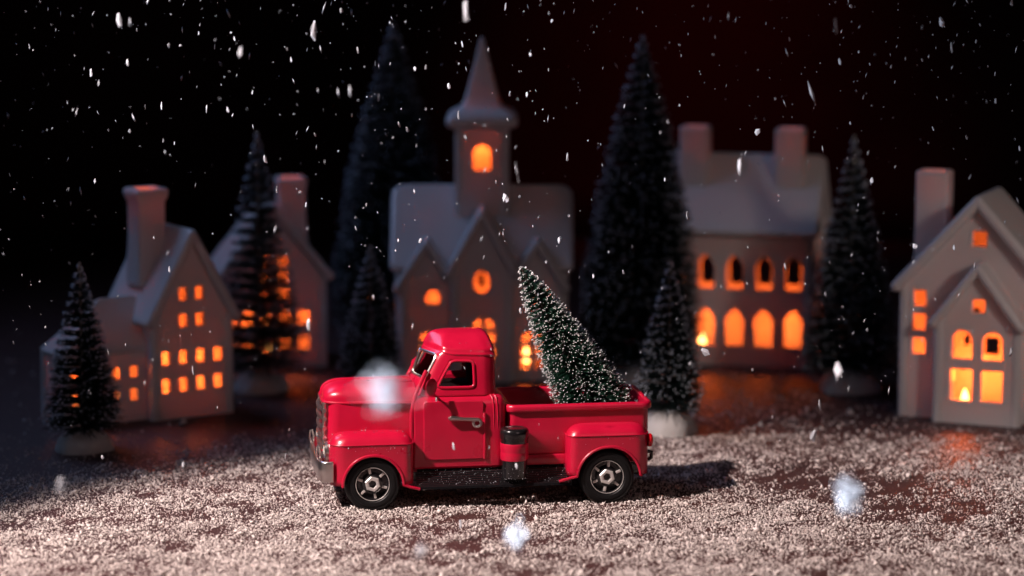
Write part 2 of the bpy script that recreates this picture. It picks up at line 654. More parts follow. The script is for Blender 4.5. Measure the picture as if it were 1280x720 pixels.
def church():
    root = empty('porcelain_church', (-1.75, 29.67, 0), 0)
    tag(root, 'white porcelain church with pointed steeple and three front gables', 'church')
    bm = bmesh.new()
    W, D, ez, rz_, y0 = 9.9, 6.4, 6.75, 10.6, 0.9
    x0 = -W / 2
    rims = []
    # main block: long walls front and back, gable ends left and right
    add_plate(bm, [(x0, 0), (-x0, 0), (-x0, ez), (x0, ez)], [arch(cx, 0.4, 2.4, 6.1 if cx == 0 else 5.4) for cx in (-3.1, 0, 3.1)], T, 0.09, basis((0, y0 + T / 2, 0), (1, 0, 0), (0, 0, 1)))
    add_plate(bm, [(x0, 0), (-x0, 0), (-x0, ez), (x0, ez)], [rect(-0.1, 4.95, 0.55, 0.9)], T, 0.09, basis((0, y0 + D - T / 2, 0), (1, 0, 0), (0, 0, 1)))
    for s in (-1, 1):
        add_plate(bm, [(0.05, 0), (D - 0.05, 0), (D - 0.05, ez), (D / 2, rz_), (0.05, ez)], [], T, 0.09, basis((s * (W / 2 - T / 2), y0, 0), (0, 1, 0), (0, 0, 1)))
    # three projecting gables
    fc = [[(0 + 0.56 * math.cos(a), 5.85 + 0.76 * math.sin(a)) for a in np.linspace(0, 2 * math.pi, 20, endpoint=False)]] + pane_grid(0.1, 1.35, 1.45, 2.45)
    m0 = basis((0, T / 2 - 0.2, 0), (1, 0, 0), (0, 0, 1))
    add_plate(bm, [(-1.75, 0), (1.75, 0), (1.75, 6.5), (0, 9.6), (-1.75, 6.5)], fc, T, 0.09, m0)
    rims.append((fc, m0))
    for s in (-1, 1):
        add_plate(bm, [(0.02, 0), (1.2, 0), (1.2, 6.5), (0.02, 6.5)], [], T, 0.09, basis((s * 1.55, -0.2, 0), (0, 1, 0), (0, 0, 1)))
        cx = s * 3.2
        fs = [arch(cx + 0.36, 4.45, 0.92, 0.95)] + pane_grid(cx - s * 0.25, 0.65, 1.5, 2.3)
        ms = basis((0, 0.25 + T / 2, 0), (1, 0, 0), (0, 0, 1))
        add_plate(bm, [(cx - 1.5, 0), (cx + 1.5, 0), (cx + 1.5, 5.6), (cx, 7.9), (cx - 1.5, 5.6)], fs, T, 0.09, ms)
        rims.append((fs, ms))
        add_plate(bm, [(0.02, 0), (0.8, 0), (0.8, 5.6), (0.02, 5.6)], [], T, 0.09, basis((cx + s * 1.3, 0.25, 0), (0, 1, 0), (0, 0, 1)))
    obj('wall', bm, M['porcelain'], root)
    # roofs
    bm = bmesh.new()
    hx = W / 2 + 0.05
    slope(bm, (-hx, y0 - 0.2, ez - 0.1), (hx, y0 - 0.2, ez - 0.1), (-hx, y0 + D / 2, rz_ + 0.2), 0.12, 0.5, bev=0.22, rnd=0.6)
    slope(bm, (hx, y0 + D + 0.2, ez - 0.1), (-hx, y0 + D + 0.2, ez - 0.1), (hx, y0 + D / 2, rz_ + 0.2), 0.12, 0.5, bev=0.22, rnd=0.6)
    rf = obj('roof', bm, M['porcelain'], root)
    for (cx, hw, e, a, y) in ((0, 1.95, 6.35, 9.85, -0.35), (-3.2, 1.7, 5.45, 8.1, 0.1), (3.2, 1.7, 5.45, 8.1, 0.1)):
        bm = bmesh.new()
        yb = 3.2 if cx == 0 else 2.4
        slope(bm, (cx - hw, yb, e), (cx - hw, y, e), (cx, yb, a), 0.06, 0.42, bev=0.19)
        slope(bm, (cx + hw, y, e), (cx + hw, yb, e), (cx, y, a), 0.06, 0.42, bev=0.19)
        obj('gable_roof', bm, M['porcelain'], root)
    # tower
    bm = bmesh.new()
    tw, ty = 1.5, 2.6
    ft = [arch(0, 12.0, 1.2, 1.6)]
    mt = basis((0, ty + T / 2, 0), (1, 0, 0), (0, 0, 1))
    add_plate(bm, [(-tw, 7.5), (tw, 7.5), (tw, 15.0), (-tw, 15.0)], ft, T, 0.09, mt)
    add_plate(bm, [(-tw, 7.5), (tw, 7.5), (tw, 15.0), (-tw, 15.0)], [], T, 0.09, basis((0, ty + 3.0 - T / 2, 0), (1, 0, 0), (0, 0, 1)))
    for s in (-1, 1):
        add_plate(bm, [(0.05, 7.5), (2.95, 7.5), (2.95, 15.0), (0.05, 15.0)], [], T, 0.09, basis((s * (tw - T / 2), ty, 0), (0, 1, 0), (0, 0, 1)))
    tower = obj('tower', bm, M['porcelain'], root)
    rims.append((ft, mt))
    bm = bmesh.new()
    cy = ty + 1.5
    rows = []
    for (h, z, r) in ((1.55, 14.45, 0.2), (2.0, 14.6, 0.3), (2.12, 14.85, 0.4), (2.08, 15.1, 0.45), (1.85, 15.4, 0.45), (1.35, 15.65, 0.4), (1.12, 15.85, 0.3), (0.95, 16.4, 0.22), (0.62, 17.6, 0.16), (0.30, 18.9, 0.1), (0.14, 19.55, 0.07), (0.05, 19.75, 0.03)):
        rows.append([bm.verts.new((p[0], cy + p[1], z)) for p in rrect(-h, h, -h, h, r, 4)])
    grid_faces(bm, rows, closed_u=True)
    bm.faces.new(rows[0]); bm.faces.new(rows[-1])
    obj('steeple', bm, M['porcelain'], root, 50)
    for hs, m in rims:
        window_rims(root, hs, m, T / 2 - 0.02)
    lamp_inside((-1.75 - 2.6, 33.4, 0.02), 0.086, label='small tea light glowing in the left half of the church')
    lamp_inside((-1.75 + 2.6, 33.4, 0.02), 0.086, label='small tea light glowing in the right half of the church')
    l = bpy.data.lights.new('steeple_glow', 'POINT')
    l.energy = 0.030; l.color = (1.0, 0.13, 0.016); l.shadow_soft_size = 0.3 * S
    o = bpy.data.objects.new('steeple_glow', l); COL.objects.link(o)
    o.location = Vector((-1.75, 33.9, 13.6)) * S
church()

# ---- house with two chimneys and lancet windows
def lancet_house():
    rz = R(-13.6)
    W, D, ez, az = 9.4, 5.6, 8.35, 12.0
    c, s = math.cos(rz), math.sin(rz)
    ox, oy = 17.73 - W * c, 33.89 - W * s
    root = empty('porcelain_house', (ox, oy, 0), rz)
    tag(root, 'white porcelain house with two chimneys and two rows of pointed windows', 'house', 'porcelain village houses')
    bm = bmesh.new()
    xs = [W - 1.05 - 1.76 * k for k in range(5)]
    fr = [lancet(x, 1.15, 1.25, 2.4) for x in xs] + [lancet(x, 4.55, 1.2, 2.25) for x in xs]
    mf = basis((0, T / 2, 0), (1, 0, 0), (0, 0, 1))
    add_plate(bm, [(0, 0), (W, 0), (W, ez), (0, ez)], fr, T, 0.09, mf)
    add_plate(bm, [(0, 0), (W, 0), (W, ez), (0, ez)], [lancet(x - 0.72, 4.15, 1.05, 2.0) for x in xs[0:4]], T, 0.09, basis((0, D - T / 2, 0), (1, 0, 0), (0, 0, 1)))
    er = [lancet(x, 2.0, 1.2, 2.4) for x in (1.7, 3.9)] + [lancet(2.8, 6.3, 1.2, 2.2)]
    me_ = basis((W - T / 2, 0, 0), (0, 1, 0), (0, 0, 1))
    ol = [(0.05, 0), (D - 0.05, 0), (D - 0.05, ez), (D / 2, az), (0.05, ez)]
    add_plate(bm, ol, er, T, 0.09, me_)
    add_plate(bm, ol, [], T, 0.09, basis((T / 2, 0, 0), (0, 1, 0), (0, 0, 1)))
    obj('wall', bm, M['porcelain'], root)
    window_rims(root, fr, mf, T / 2 - 0.02)
    window_rims(root, er, me_, T / 2 - 0.02)
    bm = bmesh.new()
    la, lb, lc = (-0.1, -0.25, ez - 0.15), (W + 0.1, -0.25, ez - 0.15), (-0.1, D / 2, az + 0.25)
    slope(bm, la, lb, lc, 0.15, 0.5, [roof_hole(la, lb, lc, x, 2.0, 1.0) for x in (W - 7.35, W - 1.6)], 0.22, 0.35)
    slope(bm, (W + 0.1, D + 0.25, ez - 0.15), (-0.1, D + 0.25, ez - 0.15), (W + 0.1, D / 2, az + 0.25), 0.15, 0.5, bev=0.22, rnd=0.35)
    rf = obj('roof', bm, M['porcelain'], root)
    chimney(rf, W - 7.35, 2.0, 10.4, 14.2, 1.75, 1.5, 0.26, 0.0, 1.0)
    chimney(rf, W - 1.6, 2.0, 10.4, 14.2, 1.75, 1.5, 0.26, 0.0, 1.0)
    for x, n in ((2.4, 'left'), (7.0, 'right')):
        lamp_inside((ox + x * c - 3.0 * s, oy + x * s + 3.0 * c, 0.02), 0.052, label='tea light glowing in the %s half of the two-chimney house' % n)
lancet_house()

# ---- house with a porch gable (right)
def porch_house():
    rz = R(-22.7)
    root = empty('porcelain_house', (21.09, 19.52, 0), rz)
    tag(root, 'white porcelain house with a projecting porch gable and one tall square chimney', 'house', 'porcelain village houses')
    W, D, ez, az = 8.4, 4.3, 7.35, 11.7
    fr = [rect(1.05, z, 0.85, 1.05) for z in (3.9, 5.22, 6.52)] + [rect(7.45, z, 0.8, 1.05) for z in (3.9, 5.22, 6.52)] + [rect(4.25, 9.9, 0.95, 1.0)]
    inner = arch(4.72, 0.9, 3.7, 6.3)
    bm = bmesh.new()
    rims = gable_shell(bm, W, D, ez, az, fr + [inner], holes_back=[rect(4.15, 3.5, 0.95, 1.1), rect(2.75, 3.75, 0.5, 0.7), rect(3.25, 5.4, 0.55, 0.5)])
    rims[0] = (fr, rims[0][1])
    rims = rims[:1]
    px0, px1, py = 2.2, 6.8, -0.95
    pf = [rect(3.65, 2.1, 1.42, 1.9, 0.15), rect(5.3, 2.1, 1.36, 1.9, 0.15), arch(3.65, 3.4, 1.32, 1.75), arch(5.3, 3.4, 1.32, 1.75), rect(4.5, 6.4, 0.9, 0.92)]
    mp = basis((0, py + T / 2, 0), (1, 0, 0), (0, 0, 1))
    add_plate(bm, [(px0, 0), (px1, 0), (px1, 5.5), (4.5, 8.25), (px0, 5.5)], pf, T, 0.12, mp)
    rims.append((pf, mp))
    for x in (px0 + T / 2, px1 - T / 2):
        add_plate(bm, [(0.03, 0), (1.2, 0), (1.2, 5.5), (0.03, 5.5)], [], T, 0.09, basis((x, py, 0), (0, 1, 0), (0, 0, 1)))
    obj('wall', bm, M['porcelain'], root)
    for hs, m in rims:
        window_rims(root, hs, m, T / 2 - 0.02)
    bm = bmesh.new()
    la, lb, lc = (-0.15, D + 0.1, ez - 0.15), (-0.15, -0.3, ez - 0.15), (W / 2, D + 0.1, az + 0.25)
    slope(bm, la, lb, lc, 0.1, 0.6, [roof_hole(la, lb, lc, 0.95, 3.1, 1.1)], 0.27)
    slope(bm, (W + 0.15, -0.3, ez - 0.15), (W + 0.15, D + 0.1, ez - 0.15), (W / 2, -0.3, az + 0.25), 0.1, 0.6, bev=0.27)
    rf = obj('roof', bm, M['porcelain'], root)
    bm = bmesh.new()
    slope(bm, (2.1, 0.1, 5.4), (2.1, py - 0.3, 5.4), (4.5, 0.1, 8.5), 0.06, 0.5, bev=0.22)
    slope(bm, (6.9, py - 0.3, 5.4), (6.9, 0.1, 5.4), (4.5, py - 0.3, 8.5), 0.06, 0.5, bev=0.22)
    obj('porch_roof', bm, M['porcelain'], root)
    chimney(rf, 0.95, 3.1, 7.4, 13.2, 1.8, 1.5, 0.3, 0.0, 1.05)
    c, s = math.cos(rz), math.sin(rz)
    def w2(x, y): return (21.09 + x * c - y * s, 19.52 + x * s + y * c, 0.02)
    lamp_inside(w2(3.2, 1.9), 0.09, label='tea light glowing behind the porch windows')
    lamp_inside(w2(6.0, 2.9), 0.06, label='tea light glowing at the far side of the porch house')
porch_house()

# ------------------------------------------------------------------ bottle-brush trees
RNG = np.random.default_rng(11)
OCT = np.array([(1, 0, 0), (-1, 0, 0), (0, 1, 0), (0, -1, 0), (0, 0, 1), (0, 0, -1)], float)
BIP = np.array([(1, 0, 0), (-0.5, 0.87, 0), (-0.5, -0.87, 0), (0, 0, 1), (0, 0, -1)], float)
BIPF = np.array([(0, 1, 3), (1, 2, 3), (2, 0, 3), (1, 0, 4), (2, 1, 4), (0, 2, 4)], np.int32)
OCTF = np.array([(0, 2, 4), (2, 1, 4), (1, 3, 4), (3, 0, 4), (2, 0, 5), (1, 2, 5), (3, 1, 5), (0, 3, 5)], np.int32)

def brush_tree(loc, H, rmax, z0, count, pitch, tip_frac, label, needle='needle', base=None, lean=None, thick=0.022, tipsize=0.05, group='frosted bottle brush trees', convex=0.85, power=1.5, seed=1):
    rng = np.random.default_rng(seed)
    root = empty('bottle_brush_tree', loc, rng.uniform(0, 6))
    tag(root, label, 'tree', group)
    if lean:
        root.rotation_euler = lean
    # twisted wire stem
    bm = bmesh.new()
    for ph in (0, math.pi):
        n = int(H * 5)
        tube(bm, [(0.05 * math.cos(ph + i * 0.9), 0.05 * math.sin(ph + i * 0.9), (0.15 if base else 0.0) + (H - 0.1) * i / n) for i in range(n + 1)], 0.05, 5)
    obj('trunk', bm, M['wire'], root)
    # bristles leave the wire along a double helix
    q = rng.random(count)
    t = 1 - np.sqrt(1 - q * 0.985)               # more bristles low down, where the brush is wide
    t = 0.55 * t / 0.88 + 0.45 * q
    zz = z0 + (H - z0) * t
    rad = rmax * ((1 - t) ** convex if lean else (1 - t ** power)) + 0.05
    rad *= rng.uniform(0.80, 1.03, count)
    lowcut = np.clip((t) / 0.05, 0.0, 1)
    rad *= 0.84 + 0.16 * lowcut
    turn = zz / pitch * 2 * math.pi
    ang = turn + np.where(rng.random(count) < 0.5, 0, math.pi) + rng.normal(0, 0.34, count)
    tilt = rng.normal(0.08, 0.07, count) - 0.25 * (t < 0.06) * rng.random(count)
    d = np.stack([np.cos(ang) * np.cos(tilt), np.sin(ang) * np.cos(tilt), np.sin(tilt)], 1)
    o = np.stack([np.zeros(count), np.zeros(count), zz], 1)
    tip = o + d * rad[:, None]
    side = np.cross(d, np.array([0, 0, 1.0]))
    side /= np.linalg.norm(side, axis=1)[:, None]
    up = np.cross(side, d)
    w = thick * rng.uniform(0.8, 1.2, count)[:, None]
    b = o + d * 0.02
    mid = o + d * rad[:, None] * 0.55 + np.array([0, 0, 1]) * (rad[:, None] * rng.normal(0, 0.03, (count, 1)))
    corners = [side, -0.5 * side + 0.87 * up, -0.5 * side - 0.87 * up]
    V = np.concatenate([b + c * w for c in corners] + [mid + c * w for c in corners] + [tip + c * w * 0.6 for c in corners])
    n = count
    idx = np.arange(n)
    F = []
    for lv in (0, 3):
        for k in range(3):
            k2 = (k + 1) % 3
            F.append(np.stack([idx + (lv + k) * n, idx + (lv + k2) * n, idx + (lv + 3 + k2) * n, idx + (lv + 3 + k) * n], 1))
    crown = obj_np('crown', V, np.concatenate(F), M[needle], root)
    tag(crown, kind='stuff')
    sel = rng.random(count) < tip_frac
    m = sel.sum()
    ax = np.stack([d[sel] * 2.2, side[sel], up[sel]], 2) * (tipsize * rng.uniform(0.6, 1.2, m))[:, None, None]
    V = np.einsum('nij,kj->nki', ax, OCT) + (tip[sel])[:, None, :]
    F = OCTF[None] + (np.arange(m) * 6)[:, None, None]
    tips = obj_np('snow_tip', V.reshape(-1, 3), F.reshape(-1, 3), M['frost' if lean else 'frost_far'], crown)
    tag(tips, kind='stuff')
    if base:
        br, bh = base
        bm = bmesh.new()
        rows = []
        for k in range(9):
            a = (math.pi / 2) * k / 8
            rows.append([bm.verts.new((br * math.cos(a) ** 0.8 * (1 + 0.05 * math.sin(3 * p + 1 + loc[0]) + 0.025 * math.sin(7 * p)) * math.cos(p), br * math.cos(a) ** 0.8 * (1 + 0.05 * math.sin(3 * p + 1 + loc[0]) + 0.025 * math.sin(7 * p)) * math.sin(p), 0.02 + bh * math.sin(a))) if k < 8 else None for p in np.linspace(0, 2 * math.pi, 36, endpoint=False)])
        topv = bm.verts.new((0, 0, 0.02 + bh))
        grid_faces(bm, rows[:8], closed_u=True)
        for i in range(36):
            bm.faces.new((rows[7][i], rows[7][(i + 1) % 36], topv))
        bm.faces.new(rows[0])
        obj('base', bm, M['plaster'], root)
    return root

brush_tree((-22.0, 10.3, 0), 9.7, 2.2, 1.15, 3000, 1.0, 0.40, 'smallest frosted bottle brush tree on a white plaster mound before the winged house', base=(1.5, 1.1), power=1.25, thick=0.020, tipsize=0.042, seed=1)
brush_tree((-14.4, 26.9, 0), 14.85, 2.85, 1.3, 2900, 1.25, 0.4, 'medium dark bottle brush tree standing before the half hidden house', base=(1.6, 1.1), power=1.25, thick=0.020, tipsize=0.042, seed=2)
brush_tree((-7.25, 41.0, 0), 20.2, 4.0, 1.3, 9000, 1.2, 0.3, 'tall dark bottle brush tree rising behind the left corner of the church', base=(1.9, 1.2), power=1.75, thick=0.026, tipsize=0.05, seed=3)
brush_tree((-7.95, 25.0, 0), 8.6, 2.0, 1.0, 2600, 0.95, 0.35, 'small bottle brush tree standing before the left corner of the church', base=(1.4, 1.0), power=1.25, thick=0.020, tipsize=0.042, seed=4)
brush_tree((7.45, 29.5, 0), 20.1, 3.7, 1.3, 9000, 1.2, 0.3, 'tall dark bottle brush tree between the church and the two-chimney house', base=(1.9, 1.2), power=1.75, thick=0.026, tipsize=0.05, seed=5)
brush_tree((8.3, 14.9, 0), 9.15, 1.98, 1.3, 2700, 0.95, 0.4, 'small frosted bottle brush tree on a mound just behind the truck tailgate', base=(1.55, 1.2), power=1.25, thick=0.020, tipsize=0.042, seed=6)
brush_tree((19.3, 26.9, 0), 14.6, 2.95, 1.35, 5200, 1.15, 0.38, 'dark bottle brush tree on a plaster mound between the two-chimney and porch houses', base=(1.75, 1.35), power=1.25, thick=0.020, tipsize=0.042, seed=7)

# ------------------------------------------------------------------ the toy pickup truck
TY = R(8.23)
TO = (-1.44, 0.17, 0.0)
truck = empty('toy_pickup_truck', TO, TY)
tag(truck, 'glossy red toy pickup truck carrying a small frosted tree on snow', 'toy truck')

def arch_bottom(x, xc, zc, r, base):
    d = abs(x - xc)
    return max(base, zc + math.sqrt(max(0, r * r - d * d))) if d < r else base

def fender(xc, x0, x1, y_out, y_in, ztop, crest, r, base, side, front):
    P = resample([Vector((p[0], p[1], 0)) for p in rrect(x0, x1, y_out, y_in, [0.75, 0.45, 0.45, 0.75] if front else [0.5, 0.65, 0.65, 0.5], 10)], 150)
    bm = bmesh.new()
    cx, cy = (x0 + x1) / 2, (y_out + y_in) / 2
    rows = []
    nz = 8
    def zb(p):
        if p.y < y_out + 0.6:
            return arch_bottom(p.x, xc, 1.22, r, base)
        return base
    for j in range(nz + 1):
        t = j / nz
        rows.append([bm.verts.new((p.x, p.y, zb(p) + (ztop - zb(p)) * t)) for p in P])
    hx, hy = (x1 - x0) / 2, (y_in - y_out) / 2
    for (ins, dz) in ((0.055, 0.0), (0.10, 0.10), (0.17, 0.20), (0.28, 0.30), (0.45, 0.38), (0.68, 0.43), (0.9, 0.45)):
        rows.append([bm.verts.new((cx + (p.x - cx) * (hx - ins) / hx, cy + (p.y - cy) * (hy - min(ins, hy - 0.02)) / hy, ztop + dz * (crest - ztop) / 0.45)) for p in P])
    grid_faces(bm, rows, closed_u=True)
    bm.faces.new(rows[-1])
    if side > 0: mirror_y(bm)
    f = obj('fender', bm, M['red'], truck, 35)
    solid(f, 0.07, -1.0)
    # rolled lip over the wheel and seam line round the top
    bm = bmesh.new()
    a0 = math.asin(max(-1, min(1, (base - 1.22) / r)))
    pts = []
    if front:
        pts.append((xc - r * math.cos(a0) - 0.05, y_out + 0.02, base - 0.02))
    else:
        pts += [(xc - r * math.cos(a0) - 0.85, y_out + 0.06, base - 0.22), (xc - r * math.cos(a0) - 0.3, y_out + 0.02, base - 0.06)]
    for k in range(25):
        a = math.pi - a0 - (math.pi - 2 * a0) * k / 24
        pts.append((xc + r * math.cos(a), y_out + 0.0, 1.22 + r * math.sin(a)))
    if front:
        pts += [(xc + r * math.cos(a0) + 0.25, y_out + 0.02, base - 0.1), (xc + r * math.cos(a0) + 0.75, y_out + 0.06, base - 0.24)]
    else:
        pts.append((xc + r * math.cos(a0) + 0.05, y_out + 0.02, base - 0.02))
    tube(bm, pts, 0.075, 8)
    if side > 0: mirror_y(bm)
    obj('arch_lip', bm, M['red'], f)
    bm = bmesh.new()
    tube(bm, [(p.x, p.y, ztop) for p in P], 0.04, 6, closed=True)
    if side > 0: mirror_y(bm)
    obj('seam', bm, M['red'], f)
    return f

for sd in (-1, 1):
    fender(-5.5, -7.5, -3.6, -3.18, -1.3, 3.14, 3.64, 1.42, 1.22, sd, True)
    fender(5.6, 3.65, 7.55, -3.18, -1.3, 3.27, 3.74, 1.52, 1.36, sd, False)

# nose: side panels below the bonnet
bm = bmesh.new()
rows = []
for j, z in enumerate(np.linspace(1.5, 4.86, 10)):
    t = j / 9
    bulge = 0.10 * math.sin(math.pi * t)
    P = rrect(-7.42 - 0.08 * math.sin(math.pi * t), -3.3, -1.72 - bulge, 1.72 + bulge, [0.55, 0.1, 0.1, 0.55], 6)
    rows.append([bm.verts.new((x, y, z)) for x, y in P])
grid_faces(bm, rows, closed_u=True)
bm.faces.new(rows[-1])
obj('engine_bay', bm, M['red'], truck, 35)

# bonnet
bm = bmesh.new()
rows = []
NX, NA = 30, 33
def bonnet(x):
    s = (x + 7.66) / 1.05
    k = math.sqrt(max(0.0, 1 - max(0, 1 - s) ** 2.2)) if s < 1 else 1.0
    w = (1.60 + 0.36 * (x + 7.66) / 4.3) * (0.62 + 0.38 * k)
    h = 0.14 + 0.66 * (k ** 0.8)
    return w, h
for i in range(NX):
    x = -7.66 + 4.3 * (i / (NX - 1)) ** 1.35
    w, h = bonnet(x)
    row = []
    for j in range(NA):
        a = math.pi * j / (NA - 1)
        cy = -math.cos(a)
        y = w * (abs(cy) ** 0.75) * (1 if cy > 0 else -1)
        z = 4.88 + h * (math.sin(a) ** 0.62)
        row.append(bm.verts.new((x, y, z)))
    rows.append(row)
grid_faces(bm, rows)
bm.faces.new(rows[0])
bonn = obj('bonnet', bm, M['red'], truck, 45)
bm = bmesh.new()
edge = [(-3.36, -bonnet(-3.36)[0], 4.88)]
xs_ = [-7.66 + 4.3 * (i / (NX - 1)) ** 1.35 for i in range(NX)]
edge = [(x, -bonnet(x)[0] - 0.02, 4.88) for x in reversed(xs_)] + [(x, bonnet(x)[0] + 0.02, 4.88) for x in xs_]
tube(bm, edge, 0.065, 8)
obj('bonnet_trim', bm, M['red'], bonn)
bm = bmesh.new()
tube(bm, [(x, 0, 4.88 + bonnet(x)[1] + 0.015) for x in xs_], 0.085, 8)
obj('bonnet_ridge', bm, M['red'], bonn)

# grille
bm = bmesh.new()
for y in (-1.32, 1.32):
    tube(bm, [(-7.55, y, 2.1), (-7.66, y, 3.4), (-7.62, y, 4.8)], 0.10, 8)
tube(bm, [(-7.62, y, 4.78) for y in np.linspace(-1.32, 1.32, 8)], 0.10, 8)
gr = obj('grille', bm, M['chrome'], truck)
for z in (2.3, 2.75, 3.2, 3.65, 4.1, 4.5):
    bm = bmesh.new()
    tube(bm, [(-7.62 - 0.16 * (1 - (y / 1.5) ** 2), y, z) for y in np.linspace(-1.5, 1.5, 12)], 0.105, 8)
    obj('grille_bar', bm, M['chrome'], gr)
# headlamps
for sd in (-1, 1):
    bm = bmesh.new()
    lathe(bm, [(0.0, -7.28), (0.40, -7.30), (0.46, -7.5), (0.43, -7.66), (0.34, -7.70), (0.32, -7.62), (0.0, -7.60)], 24, 'X', (0, sd * 2.05, 2.72))
    h = obj('headlamp', bm, M['chrome'], truck)
    bm = bmesh.new()
    lathe(bm, [(0.33, -7.62), (0.25, -7.70), (0.12, -7.75), (0, -7.765)], 20, 'X', (0, sd * 2.05, 2.72))
    obj('lens', bm, M['lens'], h)
# bumper
bm = bmesh.new()
path = [(-7.35, -3.12), (-7.75, -3.08), (-7.90, -2.95), (-8.0, -2.6), (-8.02, -1.8), (-8.05, 0.0), (-8.02, 1.8), (-8.0, 2.6), (-7.90, 2.95), (-7.75, 3.08), (-7.35, 3.12)]
path = resample([Vector((x, y, 0)) for x, y in path], 60, False)
rows = []
for (z, o) in ((1.42, 0.05), (1.47, 0.0), (1.9, -0.03), (2.32, 0.0), (2.40, 0.05)):
    rows.append([bm.verts.new((p.x + o * (1 if i not in (0, 59) else 0.0), p.y * (1 - o * 0.02), z)) for i, p in enumerate(path)])
grid_faces(bm, rows)
bp = obj('bumper', bm, M['chrome'], truck)
solid(bp, 0.09, -1.0)
for y in (-2.0, 2.0):
    bm = bmesh.new()
    tube(bm, [(-8.02, y, 2.3), (-8.07, y, 2.6), (-8.04, y, 2.9), (-7.95, y, 2.92), (-7.88, y, 2.6), (-7.85, y, 2.25)], 0.04, 8)
    obj('overrider', bm, M['chrome'], bp)
for y in (-1.3, 1.3):
    bm = bmesh.new()
    box(bm, -8.0, -7.3, y - 0.12, y + 0.12, 1.75, 1.98, 0.03)
    obj('bumper_bracket', bm, M['black'], bp)

# lower cab body
bm = bmesh.new()
rows = []
for (z, ins) in ((1.75, 0.10), (1.85, 0.02), (2.2, 0.0), (4.55, 0.0), (4.8, 0.03), (4.98, 0.09), (5.10, 0.19), (5.16, 0.32), (5.17, 0.5)):
    P = rrect(-3.58 + ins * 0.4, 0.86 - ins, -2.36 + ins, 2.36 - ins, [0.16, 0.42, 0.42, 0.16], 7)
    rows.append([bm.verts.new((x, y, z)) for x, y in P])
grid_faces(bm, rows, closed_u=True)
bm.faces.new(rows[0])
bm.faces.new(rows[-1])
obj('cab_body', bm, M['red'], truck, 35)
# vertical flange where bonnet and cab meet
for sd in (-1, 1):
    bm = bmesh.new()
    tube(bm, [(-3.55, sd * 2.16, 2.6), (-3.62, sd * 2.28, 3.6), (-3.60, sd * 2.26, 4.5), (-3.42, sd * 2.15, 5.25), (-3.12, sd * 1.98, 5.85), (-2.86, sd * 1.86, 6.35)], 0.10, 8)
    obj('cowl_flange', bm, M['red'], truck)

# doors
for sd in (-1, 1):
    bm = bmesh.new()
    me = plate_mesh(rrect(-3.02, -0.27, 2.22, 4.93, 0.10, 3), [], 0.16, 0.035)
    me.transform(basis((0, -2.34, 0), (1, 0, 0), (0, 0, 1)))
    bm.from_mesh(me)
    bpy.data.meshes.remove(me)
    if sd > 0: mirror_y(bm)
    dr = obj('door', bm, M['red'], truck)
    bm = bmesh.new()
    tube(bm, [(-0.19, sd * 2.40, 2.2), (-0.19, sd * 2.41, 3.2), (-0.19, sd * 2.41, 4.38)], 0.07, 8)
    obj('hinge_strip', bm, M['red'], dr)
    bm = bmesh.new()
    yy = 2.50
    tube(bm, [(-1.88, sd * (yy - .02), 4.16), (-1.80, sd * (yy + .04), 4.18), (-1.2, sd * (yy + .06), 4.13), (-0.62, sd * (yy + .05), 4.09)], 0.10, 8, taper=[0.8, 1.3, 0.9, 1.0])
    ring = [(-0.56 + 0.18 * math.cos(a), sd * (yy + .03), 3.93 + 0.18 * math.sin(a)) for a in np.linspace(0, 2 * math.pi, 18, endpoint=False)]
    tube(bm, ring, 0.075, 8, closed=True)
    box(bm, -1.85, -1.75, min(sd * 2.4, sd * 2.55), max(sd * 2.4, sd * 2.55), 4.12, 4.22, 0.02)
    box(bm, -0.66, -0.48, min(sd * 2.4, sd * 2.55), max(sd * 2.4, sd * 2.55), 4.0, 4.14, 0.02)
    obj('handle', bm, M['chrome'], dr)
# pressed ribs on the rear cab corner
for sd in (-1, 1):
    for x in (0.18, 0.36):
        bm = bmesh.new()
        tube(bm, [(x - 0.06, sd * 1.98, 5.17), (x + 0.02, sd * 2.24, 5.06), (x + 0.06, sd * 2.34, 4.75), (x + 0.08, sd * 2.35, 4.2), (x + 0.08, sd * 2.34, 3.3)], 0.045, 6, taper=[1, 1, 1, 0.9, 0.3])
        obj('pressed_rib', bm, M['red'], truck)

# cab upper: loops of plan points at several levels, openings left out
def loop(xs, ys, zs):
    near = [(x, y, z) for x, y, z in zip(xs, ys, zs)]
    far = [(x, -y, z) for x, y, z in zip(xs, ys, zs)][1:-1][::-1]
    return [Vector(p) for p in near + far]
LV = [
    loop([-3.80, -3.40, -2.95, -0.60, -0.08, 0.40, 0.50, 0.52], [0, -1.70, -2.10, -2.14, -2.13, -1.85, -1.0, 0], [5.12] * 8),
    loop([-3.32, -2.92, -2.40, -0.61, -0.09, 0.39, 0.49, 0.51], [0, -1.74, -2.04, -2.09, -2.08, -1.80, -1.0, 0], [5.95, 5.95, 5.56, 5.55, 5.55, 5.56, 5.7, 5.7]),
    loop([-2.92, -2.32, -1.68, -0.64, -0.11, 0.36, 0.46, 0.48], [0, -1.66, -1.90, -1.96, -1.95, -1.70, -1.0, 0], [7.08, 7.06, 6.82, 6.78, 6.78, 6.78, 6.7, 6.7]),
    loop([-2.80, -2.12, -1.62, -0.65, -0.12, 0.33, 0.44, 0.46], [0, -1.62, -1.84, -1.90, -1.89, -1.66, -1.0, 0], [7.28, 7.24, 7.16, 7.12, 7.10, 7.06, 7.06, 7.06]),
]
U = len(LV[0])
def crv(a, b, c, d, t):
    return 0.5 * ((2 * b) + (-a + c) * t + (2 * a - 5 * b + 4 * c - d) * t * t + (-a + 3 * b - 3 * c + d) * t ** 3)
SUB = 5
bm = bmesh.new()
